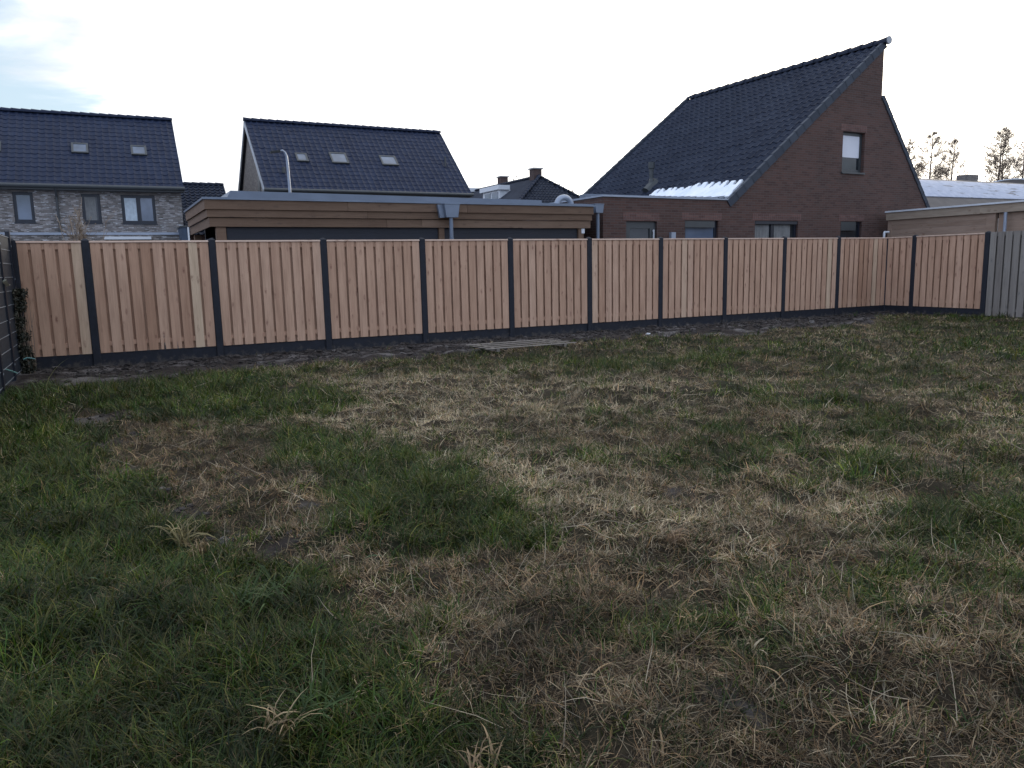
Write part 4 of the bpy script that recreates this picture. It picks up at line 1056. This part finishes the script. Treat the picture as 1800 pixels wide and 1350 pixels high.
n1 = np.cross(A, U); rdk = MB(); quadslab(rdk, Om + np.array([0.02, .05, 0]), A, U, x1 - x0 - .04, WU - .05, -.14, -.05, n1); n2 = np.cross(U2, A); quadslab(rdk, np.array([x0 + .02, 2 * yr - ye - .05, ze]), A, U2, x1 - x0 - .04, WU - .05, -.14, -.05, n2); mh.part(rdk, 'roof_deck', 'frame_dark')
rd = MB(); ridge(rd, (x0 - .03, yr, zr + .02), (x1 + .03, yr, zr + .02), .13, .42); mh.part(rd, 'ridge_tiles', 'tile_anthracite', ro)
bb = MB()
for (s0, uu, nn_) in ((Om, U, n1), (np.array([x0, 2 * yr - ye, ze]), U2, n2)):
    quadslab(bb, s0 - np.array([.05, 0, 0]), A, uu, .06, WU, -.20, -.02, nn_)
mh.part(bb, 'barge_board', 'pale_trim')
gt = MB(); gt.tube([(x0 - .02, ye - .08, ze - .04), (x1 + .05, ye - .08, ze - .04)], .085, 10); gt.box(x0, x1, ye + .0, ye + .44, ze - .16, ze - .10); mh.part(gt, 'gutter', 'frame_grey')
def slope_uv(pxl, pyl, O0, A0, U0, d):
    n_ = np.cross(A0, U0); v = rotz(CF + CX * (pxl - 900) / F_PX - CU * (pyl - 675) / F_PX, -d); o = np.array([0, 0, CAM_H]); t_ = np.dot(O0 - o, n_) / np.dot(v, n_); q = o + v * t_ - O0
    return np.dot(q, A0), np.dot(q, U0)
for (xa_, ya_, xb_, yb_) in ((517.5, 270.5, 539, 285.5), (577, 269.5, 614, 289), (665, 275, 701, 292.5)):
    a = slope_uv(xa_, ya_, Om, A, U, D); b_ = slope_uv(xb_, yb_, Om, A, U, D)
    skylight(mh, Om, A, U, min(a[0], b_[0] - .9 if False else a[0]), max(b_[0], a[0] + .6), b_[1], a[1])
uv_ = slope_uv(783, 293, Om, A, U, D); pb = Om + A * uv_[0] + U * uv_[1]; mb = MB(); mb.tube([pb, pb + np.array([0, 0, .55])], .05, 8); mh.part(mb, 'roof_vent', 'frame_grey')
uv_ = slope_uv(499, 304, Om, A, U, D); pb = Om + A * uv_[0] + U * uv_[1]; mb = MB(); mb.tube([pb, pb + np.array([0, 0, .28])], .09, 8); mh.part(mb, 'roof_vent', 'frame_grey')

# street lamp in front of it
p0 = hit(510, 337, 1, 30); p1 = hit(503, 266, 1, 30); bx_ = p0[0]
lp = Thing('street_lamp', (bx_, 30, 0), 0, 'pale steel street lamp with bent top in front of the middle house roof', 'street lamp')
mb = MB(); zt_ = p1[2]; mb.tube([(bx_, 30, 0), (bx_ + .02, 30, 3), (p1[0] + .02, 30, zt_ - .45), (p1[0] - .0, 30, zt_ - .18), (p1[0] - .05, 30, zt_ - .05), (p1[0] - .13, 30, zt_ + .02), (p1[0] - .22, 30, zt_ + .0)], [.07, .06, .05, .048, .045, .042, .04], 12); lp.part(mb, 'pole', 'zinc_light', smooth=True)
mb = MB(); hx_ = p1[0] - .22; mb.add([(hx_, 29.93, zt_ + .03), (hx_, 30.07, zt_ + .03), (hx_ - .36, 29.88, zt_ - .03), (hx_ - .36, 30.12, zt_ - .03), (hx_, 29.95, zt_ - .04), (hx_, 30.05, zt_ - .04), (hx_ - .34, 29.9, zt_ - .10), (hx_ - .34, 30.1, zt_ - .10)],
       [(0, 2, 3, 1), (4, 5, 7, 6), (0, 4, 6, 2), (1, 3, 7, 5), (0, 1, 5, 4), (2, 6, 7, 3)]); lp.part(mb, 'lamp_head', 'frame_grey')

# ------------------------------------------------------------------ left house
D = 0.0
lh = Thing('grey_brick_house', (-10, 41.6, 0), D, 'grey brick terraced house with dark tiled roof at the left edge', 'house')
x0, x1 = -12.0, 3.06; yr, zr = 45.4, 9.40; ye, ze = 41.2, 5.55; Yw = 41.65
def lx(xp, yp): q = hit(xp, yp, 1, Yw, 0); return q[0], q[2]
wins = []
for (a, b_, c_, d_) in ((20.5, 337, 63, 391), (141.5, 340.5, 180, 392), (211.5, 342.5, 276, 393)):
    q = lx(a, b_); s_ = lx(c_, d_); wins.append((q[0], s_[0], s_[1], q[1]))
XW = x1 - .12
wl = MB(); wl.wall([(x0, 0), (XW, 0), (XW, ze), (x0, ze)], [rect(a, b_, z0, z1) for a, b_, z0, z1 in wins], 1, Yw, .15)
wl.wall([(Yw + .15, 0), (2 * yr - Yw, 0), (2 * yr - Yw, ze), (yr, zr - .2), (Yw + .15, ze)], [], 0, XW); wl.wall([(x0, 0), (XW, 0), (XW, ze), (x0, ze)], [], 1, 2 * yr - Yw)
lh.part(wl, 'wall', 'brick_grey_mixed')
for i, (a, b_, z0, z1) in enumerate(wins):
    mu = ((a + b_) / 2,) if i == 2 else ()
    cu = {0: None, 1: ((b_ - .75, b_ - .2),), 2: ((a + .14, a + .78),)}[i]
    window(lh, a, b_, z0, z1, Yw, depth=.13, mull=mu, fw=.13, fmat='frame_dark', gmat='glass_sky' if i != 1 else 'glass_dark', curtain=cu, sill=True, cmat='curtain' if i == 2 else 'curtain_dim')
sc = MB()
for (a, b_, z0, z1) in wins: soldier(lh, a, b_, z1, Yw, 'brick_beige_grey', None)
A = np.array([1., 0, 0]); U = np.array([0, yr - ye, zr - ze]); WU = np.linalg.norm(U); U /= WU; Ol = np.array([x0, ye, ze])
rf = MB(); tile_roof(rf, Ol, A, U, x1 - x0, WU, sub=5, amp=.022, step=.014); ro = lh.part(rf, 'roof', 'tile_anthracite')
U2 = np.array([0, ye - yr, zr - ze]); U2 /= np.linalg.norm(U2); rf = MB(); tile_roof(rf, (x0, 2 * yr - ye, ze), A, U2, x1 - x0, WU, sub=3); lh.part(rf, 'roof', 'tile_anthracite')
rdk = MB(); quadslab(rdk, Ol + np.array([0, .05, 0]), A, U, x1 - x0 - .04, WU - .05, -.2, -.05, np.cross(A, U)); quadslab(rdk, np.array([x0, 2 * yr - ye - .05, ze]), A, U2, x1 - x0 - .04, WU - .05, -.2, -.05, np.cross(U2, A)); lh.part(rdk, 'roof_deck', 'frame_dark')
rd = MB(); ridge(rd, (x0, yr, zr + .02), (x1 + .02, yr, zr + .02), .13, .42); lh.part(rd, 'ridge_tiles', 'tile_anthracite', ro)
gt = MB(); gt.tube([(x0, ye - .08, ze - .04), (x1 + .05, ye - .08, ze - .04)], .09, 10); gt.box(x0, x1, ye, Yw - .003, ze - .2, ze - .08); lh.part(gt, 'gutter', 'frame_grey')
dp = MB(); xx = lx(99, 340)[0]; dp.tube([(xx, ye - .08, ze - .1), (xx, Yw - .08, ze - .5), (xx, Yw - .08, 0)], .05, 8); lh.part(dp, 'downpipe', 'frame_grey')
for (xa_, ya_, xb_, yb_) in ((127, 253, 156, 271), (231, 257.5, 259, 274.5), (-30, 250, 1.5, 268)):
    a = slope_uv(xa_, ya_, Ol, A, U, D); b_ = slope_uv(xb_, yb_, Ol, A, U, D); skylight(lh, Ol, A, U, a[0] - .05, b_[0], b_[1], a[1])
# its ground floor extension
ex = MB(); e0 = hit(30, 407, 1, 38, 0); e1 = hit(321, 411.5, 1, 38, 0)
ex.box(x0, e1[0], 38, Yw - .002, 0, e1[2] - .03); lh.part(ex, 'extension_wall', 'brick_grey_mixed')
tr_ = MB(); tr_.box(x0, e1[0] + .05, 37.96, Yw - .004, e1[2] - .03, e1[2] + .07); lh.part(tr_, 'extension_roof_edge', 'zinc_light')
a = hit(183, 418, 1, 37.9, 0); b_ = hit(266, 420, 1, 37.9, 0); tr_ = MB(); tr_.box(a[0], b_[0], 37.8, 37.998, b_[2] - .02, b_[2] + .10); lh.part(tr_, 'awning_box', 'white_paint')

# dark roofed house behind it
sh_ = Thing('dark_roofed_house', (3.2, 47, 0), 0, 'low house with dark tiled roof peeking out between the left house and the carport', 'house')
zr, ze = 6.85, 3.6; yr, ye = 52.0, 47.0; x0, x1 = -1.0, 6.15
wb = MB(); wb.box(x0 + .1, x1 - .15, ye + .3, 2 * yr - ye - .3, 0, ze); wb.wall([(ye + .3, ze), (2 * yr - ye - .3, ze), (yr, zr - .2)], [], 0, x1 - .15); sh_.part(wb, 'wall', 'brick_brown_red')
U = np.array([0, yr - ye, zr - ze]); WU = np.linalg.norm(U); U /= WU; rf = MB(); tile_roof(rf, (x0, ye, ze), (1, 0, 0), U, x1 - x0, WU, sub=4, amp=.045, step=.05); ro = sh_.part(rf, 'roof', 'tile_slate_grey')
U2 = np.array([0, ye - yr, zr - ze]); U2 /= np.linalg.norm(U2); rf = MB(); tile_roof(rf, (x0, 2 * yr - ye, ze), (1, 0, 0), U2, x1 - x0, WU, sub=3); sh_.part(rf, 'roof', 'tile_slate_grey')
rd = MB(); ridge(rd, (x0, yr, zr), (x1 + .02, yr, zr), .13, .45); sh_.part(rd, 'ridge_tiles', 'tile_slate_grey', ro)
shd = Thing('garden_shed', (2.55, 36.5, 0), 0, 'dark blue shed with a white corner edge between grey house and carport', 'shed')
a = hit(318, 399, 1, 36.5); b_ = hit(331, 399, 1, 36.5); mb = MB(); mb.box(a[0] - .0, b_[0] - .05, 36.5, 38.5, 0, a[2]); simple('shed_blue', (.035, .055, .09), .6); shd.part(mb, 'wall', 'shed_blue')
mb = MB(); mb.box(a[0] - .03, b_[0], 36.45, 38.52, a[2] + .002, a[2] + .06); shd.part(mb, 'roof', 'frame_grey'); mb = MB(); mb.box(b_[0] - .048, b_[0] + .02, 36.46, 36.56, 0, a[2]); shd.part(mb, 'corner_trim', 'white_paint')

# ------------------------------------------------------------------ distant hip roofed house with dormers
D = .02
ap = hit(948, 311, 1, 63.9, D); hh = Thing('hipped_house', (ap[0], ap[1], 0), D, 'distant house with hipped dark roof, two brick chimneys and white dormers', 'house')
zr = ap[2]; q = hit(1008, 348, 1, ap[1] - 3.6, D)
half = 6.9; ze = 4.9; yF = ap[1] - 5.2; yE = ap[1] + 30
Ph = [np.array([ap[0] - half, yF, ze]), np.array([ap[0] + half, yF, ze]), ap, np.array([ap[0], yE, zr]), np.array([ap[0] - half, yE, ze]), np.array([ap[0] + half, yE, ze])]
wb = MB(); wb.box(ap[0] - half + .4, ap[0] + half - .4, yF + .4, yE, 0, ze); hh.part(wb, 'wall', 'brick_beige_grey')
rf = MB(); U = np.array([0, ap[1] - yF, zr - ze]); WU = np.linalg.norm(U); U /= WU
tile_roof(rf, Ph[0], (1, 0, 0), U, 2 * half, WU, tw=.35, tc_=.38, amp=.06, step=.06, sub=4, clip=lambda u, v: abs(u - half) < half * (1 - v / WU) + .15)
UL = np.array([half, 0, zr - ze]); WL = np.linalg.norm(UL); UL /= WL; Ll = yE - yF
tile_roof(rf, Ph[0], (0, 1, 0), UL, Ll, WL, tw=.4, tc_=.4, sub=3, clip=lambda u, v: u > (ap[1] - yF) * v / WL - .2)
UR = np.array([-half, 0, zr - ze]); UR /= np.linalg.norm(UR); tile_roof(rf, Ph[1], (0, 1, 0), UR, Ll, WL, tw=.4, tc_=.4, sub=3, clip=lambda u, v: u > (ap[1] - yF) * v / WL - .2)
ro = hh.part(rf, 'roof', 'tile_far')
rd = MB()
for P_, Q_ in ((Ph[0], ap), (Ph[1], ap), (ap, Ph[3])):
    ridge(rd, P_ + np.array([0, 0, .05]), Q_ + np.array([0, 0, .05]), .16, .5)
hh.part(rd, 'ridge_tiles', 'tile_slate_grey', ro)
def chimney(T, c, w, z0, z1, parent):
    mb = MB(); mb.box(c[0] - w, c[0] + w, c[1] - w, c[1] + w, z0, z1); o = T.part(mb, 'chimney', 'brick_chimney', parent); mb = MB(); mb.box(c[0] - w * 1.25, c[0] + w * 1.25, c[1] - w * 1.25, c[1] + w * 1.25, z1 + .002, z1 + .12); T.part(mb, 'chimney_cap', 'concrete_pale')
chimney(hh, (ap[0] + .0, ap[1] + .7), .42, zr - .6, hit(948, 296.5, 1, ap[1], D)[2], ro)
cy = ap[1] + 12.5; c2 = hit(883.5, 312, 1, cy, D); chimney(hh, (c2[0], cy), .43, zr - 2.0, c2[2], ro)
# dormers on the left slope
for (pa, pb_, yy_) in (((877, 325), (855, 330), ap[1] + 3.0), ((848, 331), (829, 336), ap[1] + 14.0)):
    f_ = hit(pa[0], pa[1], 1, yy_, D); g_ = hit(pa[0] - 40, 345, 1, yy_, D); xl = f_[0]; zt_ = f_[2]
    hb = 3.9; y2 = yy_ + hb
    mb = MB(); mb.box(xl + .12, ap[0] - .6, yy_ + .12, y2 - .12, zt_ - 2.4, zt_ - .42); dm = hh.part(mb, 'dormer', 'white_paint')
    mb = MB(); mb.box(xl - .12, ap[0] - 1.6, yy_ - .12, y2 + .12, zt_ - .42, zt_); hh.part(mb, 'dormer_roof', 'white_paint', dm)
    mb = MB()
    for k in range(2): mb.box(xl + .08, xl + .118, yy_ + .45 + k * 1.6, yy_ + 1.75 + k * 1.6, zt_ - 1.9, zt_ - .6)
    hh.part(mb, 'dormer_window', 'glass_sky', dm)

# ------------------------------------------------------------------ barn with curved snowy roof
D = 0
cr_ = hit(1612, 315.5, 1, 33.5); zc_ = cr_[2]; cr2 = hit(1800, 326, 1, 33.5)
bn = Thing('vaulted_barn', (cr_[0], 29, 0), D, 'long building with curved grey roof under patchy snow right of the brick house', 'barn')
xb0, xb1 = cr_[0] - 9, cr2[0] + 14
yc_ = 33.5; Rr = 6.6; zc0 = zc_ - Rr
def arc(a0, a1, n, rr=Rr): return [(yc_ + rr * math.sin(a0 + (a1 - a0) * i / n), zc0 + rr * math.cos(a0 + (a1 - a0) * i / n)) for i in range(n + 1)]
def vault(name, a0, a1, mat, rr, x0_, x1_, th=.12, nx_=1):
    pr = arc(a0, a1, 14, rr) + arc(a1, a0, 14, rr - th); mb = MB(); mb.prism(pr, 0, x0_, x1_); return bn.part(mb, name, mat, smooth=False)
vault('roof', -1.25, 1.25, 'roof_tan', Rr, xb0, xb1)
vault('roof_snow', -.70, -.335, 'patchy_snow_sheet', Rr + .05, xb0 + .1, xb1 - .1, .045)
gw = MB(); gw.prism([(yc_ - 6.0, 0), (yc_ + 6.0, 0)] + arc(1.15, -1.15, 14, Rr - .13), 0, xb0 + .2, xb0 + .4); gw.box(xb0 + .4, xb1, yc_ - 6.05, yc_ - 5.9, 0, zc0 + 2.4); bn.part(gw, 'wall', 'concrete_pale')
ch = hit(1700, 318, 1, yc_); mb = MB(); h1 = hit(1700, 308, 1, yc_)[2]; mb.prism([(ch[0] - .50, zc_ - .3), (ch[0] + .50, zc_ - .3), (ch[0] + .58, h1), (ch[0] - .58, h1)], 1, yc_ - .4, yc_ + .4); bn.part(mb, 'roof_vent_box', 'brick_beige_grey')
rx = hit(1770, 322, 1, yc_)[0]; mb = MB(); mb.prism(arc(-.5, .5, 12, Rr + .26) + arc(.5, -.5, 12, Rr - .02), 0, rx + .1, rx + 6.0); bn.part(mb, 'raised_roof', 'roof_tan'); 
mb = MB(); mb.prism(arc(-.5, .4, 12, Rr + .32) + arc(.4, -.5, 12, Rr + .265), 0, rx + .1, rx + 6.0); bn.part(mb, 'roof_snow', 'snow')

# ------------------------------------------------------------------ right carport
rcx = 20.3
rcp = Thing('timber_shelter', (rcx, 15.6, 0), 0, 'flat roofed tan timber shelter with pale roof edge behind the right wing of the fence', 'carport')
zA = 2.80; yA = 15.72; yB_ = 8.0
za = hit(1562, 373.5, 0, rcx)
mb = MB(); mb.box(rcx - .04, rcx + .20, yB_, yA, 2.80, 2.845); mb.box(rcx + .202, rcx + 4, yA - .06, yA, 2.80, 2.845); rcp.part(mb, 'roof_trim', 'white_paint')
mb = MB(); mb.box(rcx, rcx + .04, yB_, 12.9, 2.58, 2.797, .6, 1); mb.box(rcx, rcx + .04, 12.903, yA - .02, 2.58, 2.797, .3, 2.2); mb.box(rcx + .042, rcx + 4, yA - .06, yA - .02, 2.58, 2.797, .3, 4); rcp.part(mb, 'fascia_board', 'wood_tan_side')
mb = MB(); z = .2
while z < 2.57: mb.box(rcx + .06, rcx + .085, 12.75, yA - .06, z, z + .137, random.random(), z * 3); z += .14
rcp.part(mb, 'side_wall', 'wood_warm_side')
mb = MB(); mb.box(rcx + .045, rcx + .15, 12.5, 12.74, 0, 2.58, .5, 1); rcp.part(mb, 'post', 'wood_warm_side'); mb = MB(); mb.box(rcx + .045, rcx + .15, yA - .18, yA - .062, 0, 2.578, .5, 3.3); rcp.part(mb, 'post', 'wood_warm_side')
mb = MB(); mb.box(rcx + .21, rcx + 4, yB_, yA - .07, 2.62, 2.80); rcp.part(mb, 'roof', 'roof_felt')
mb = MB(); mb.box(rcx + .1, rcx + .13, yB_, 12.45, .2, 2.57, .7, 7); rcp.part(mb, 'side_wall', 'wood_warm_side')
q = hit(1767, 386, 0, rcx - .06); mb = MB(); mb.tube([(rcx - .06, q[1], 2.57), (rcx - .06, q[1], 0)], .04, 10); rcp.part(mb, 'downpipe', 'zinc_light')
q = hit(1556, 400, 1, 15.3); mb = MB(); mb.tube([(q[0] + .16, 15.3, 2.22), (q[0] - .02, 15.3, 2.22), (q[0] - .03, 15.3, 2.19), (q[0] - .03, 15.3, 0)], .032, 8)
tag(mb.build('white_pipe', 'white_paint'), 'white bent drain pipe between the brick gable and the tan shelter', 'pipe')

# ------------------------------------------------------------------ trees
def branch_tree(T, base, h, seed, spread=.25, lean=(0, 0), fine=1.0, two=False, minr=.012):
    """leafless alder: straight leader, rising side limbs that shorten to the top, twigs and cones on them"""
    rs = random.Random(seed); tb = MB(); cbm = MB(); sd_ = MB()
    def trunk(b0, hh, r):
        pts = []; q = Vector(b0); d = Vector((lean[0], lean[1], 1)).normalized(); n = 12
        for i in range(n + 1):
            pts.append(q.copy()); q = q + (d + Vector((rs.gauss(0, .035), rs.gauss(0, .035), 0))) * hh / n
        tb.tube(pts, [max(minr, r * (1 - .93 * k / n)) for k in range(n + 1)], 7, tint=rs.random()); return pts
    def limb(c, d, L, r, lvl):
        pts = [c]; q = Vector(c); dd = Vector(d); n = 5
        for i in range(n):
            dd = (dd + Vector((rs.gauss(0, .16), rs.gauss(0, .16), rs.gauss(.05, .10)))).normalized(); q = q + dd * L / n; pts.append(q.copy())
        cbm.tube(pts, [max(minr * .55, r * (1 - .8 * k / n)) for k in range(n + 1)], 4, tint=rs.random())
        if lvl == 2:
            if rs.random() < .10: leaf(sd_, pts[-1] + Vector((rs.gauss(0, .03), rs.gauss(0, .03), -.02)), rs.uniform(.018, .04), rs.random())
            return
        for k in range(int((9 if lvl == 0 else 4) * min(1.4, fine))):
            f_ = rs.uniform(.15, 1); j_ = min(n - 1, int(f_ * n)); cc = pts[j_].lerp(pts[j_ + 1], f_ * n - j_)
            nd = (dd * .75 + Vector((rs.gauss(0, .6), rs.gauss(0, .6), rs.gauss(.1, .5)))).normalized()
            limb(cc, nd, max(.15, L * rs.uniform(.3, .55)), r * .5, lvl + 1)
    def crown(pts, hh, k_, lo):
        n = len(pts) - 1
        for k in range(k_):
            f_ = lo + (1 - lo) * (k + rs.random()) / k_; f_ = min(.995, f_); j_ = min(n - 1, int(f_ * n)); c = pts[j_].lerp(pts[j_ + 1], f_ * n - j_)
            an = k * 2.4 + rs.gauss(0, .5); L = hh * spread * .80 * max(.02, (1.0 - f_) / (1.0 - lo)) ** .55 * rs.uniform(.6, 1.15) + .2
            limb(c, Vector((math.cos(an), math.sin(an), rs.uniform(.25, .8))).normalized(), L, .030 * (1.25 - f_) + minr * .6, 0)
    p1 = trunk(base, h, h * .019); crown(p1, h, int(42 * fine), .30)
    if two: p2 = trunk((base[0] + .35, base[1], base[2] + h * .05), h * .93, h * .013); crown(p2, h * .93, int(16 * fine), .5)
    T.part(tb, 'trunk', 'bark_twig'); T.part(cbm, 'crown', 'bark_twig'); T.part(sd_, 'seed_cones', 'seed_brown')
for i, (xp, yp, ydist, lb, ln, tw) in enumerate([
        (1596, 262, 50, 'bare alder tree half hidden behind the brick gable', (0, 0), False),
        (1637, 249, 47, 'bare alder tree with straight trunk, first one clear of the brick gable', (0, 0), False),
        (1672, 259, 49, 'slightly leaning bare alder tree left of the barn roof vent', (.04, 0), False),
        (1762, 241, 46, 'tall bare alder tree with forked trunk right of the barn roof vent', (0, 0), True),
        (1802, 262, 50, 'bare alder tree cut off by the right edge', (0, 0), False)]):
    q = hit(xp, yp, 1, ydist); T = Thing('bare_tree', (q[0], ydist, 0), 0, lb, 'tree', 'bare trees beyond the snowy barn')
    branch_tree(T, (q[0], ydist, 0), q[2] * 1.05, 40 + i, .26, ln, 1.35, tw, .018)
for i, (xp, yp, lb) in enumerate([(904, 309, 'thin bare tree top far behind, between the two chimneys'), (981, 315, 'thin bare tree top far behind the right hip of the distant roof'), (1006, 333, 'lowest bare tree top far behind, beside the foot of the big roof')]):
    q = hit(xp, yp, 1, 96); T = Thing('distant_tree', (q[0], 96, 0), 0, lb, 'tree', 'far bare tree tops'); branch_tree(T, (q[0], 96, 0), q[2], 70 + i, .12, (0, 0), .4, False, .045)
# bare shrub behind the fence
q = hit(140, 425, 1, 17.5); sb_ = Thing('bare_shrub', (q[0], 17.5, 0), 0, 'leafless twiggy shrub sticking up behind the fence in front of the grey brick house', 'shrub'); tw_ = MB(); lf = MB()
for k in range(26):
    az_ = random.uniform(0, 6.28); sp_ = abs(random.gauss(0, .22)); pt_ = [Vector((q[0] + .06 * math.cos(az_), 17.5 + .06 * math.sin(az_), 0))]; top = random.uniform(2.15, 2.82)
    for s in range(1, 6): pt_.append(Vector((q[0] + math.cos(az_) * sp_ * (s / 5) ** 1.3 + random.gauss(0, .015), 17.5 + math.sin(az_) * sp_ * s / 5, top * s / 5)))
    tw_.tube(pt_, [.014, .012, .009, .007, .005, .003], 5, tint=random.random())
    for s in range(10):
        c = pt_[3].lerp(pt_[5], random.random()); e_ = c + Vector((random.gauss(0, .10), random.gauss(0, .10), random.uniform(.08, .28))); tw_.tube([c, (c + e_) / 2 + Vector((random.gauss(0, .01), 0, 0)), e_], [.005, .004, .003], 4, tint=random.random())
        if random.random() < .5: leaf(lf, e_, .02, random.random())
sb_.part(tw_, 'stem', 'bark_twig'); sb_.part(lf, 'dry_leaves', 'seed_brown')
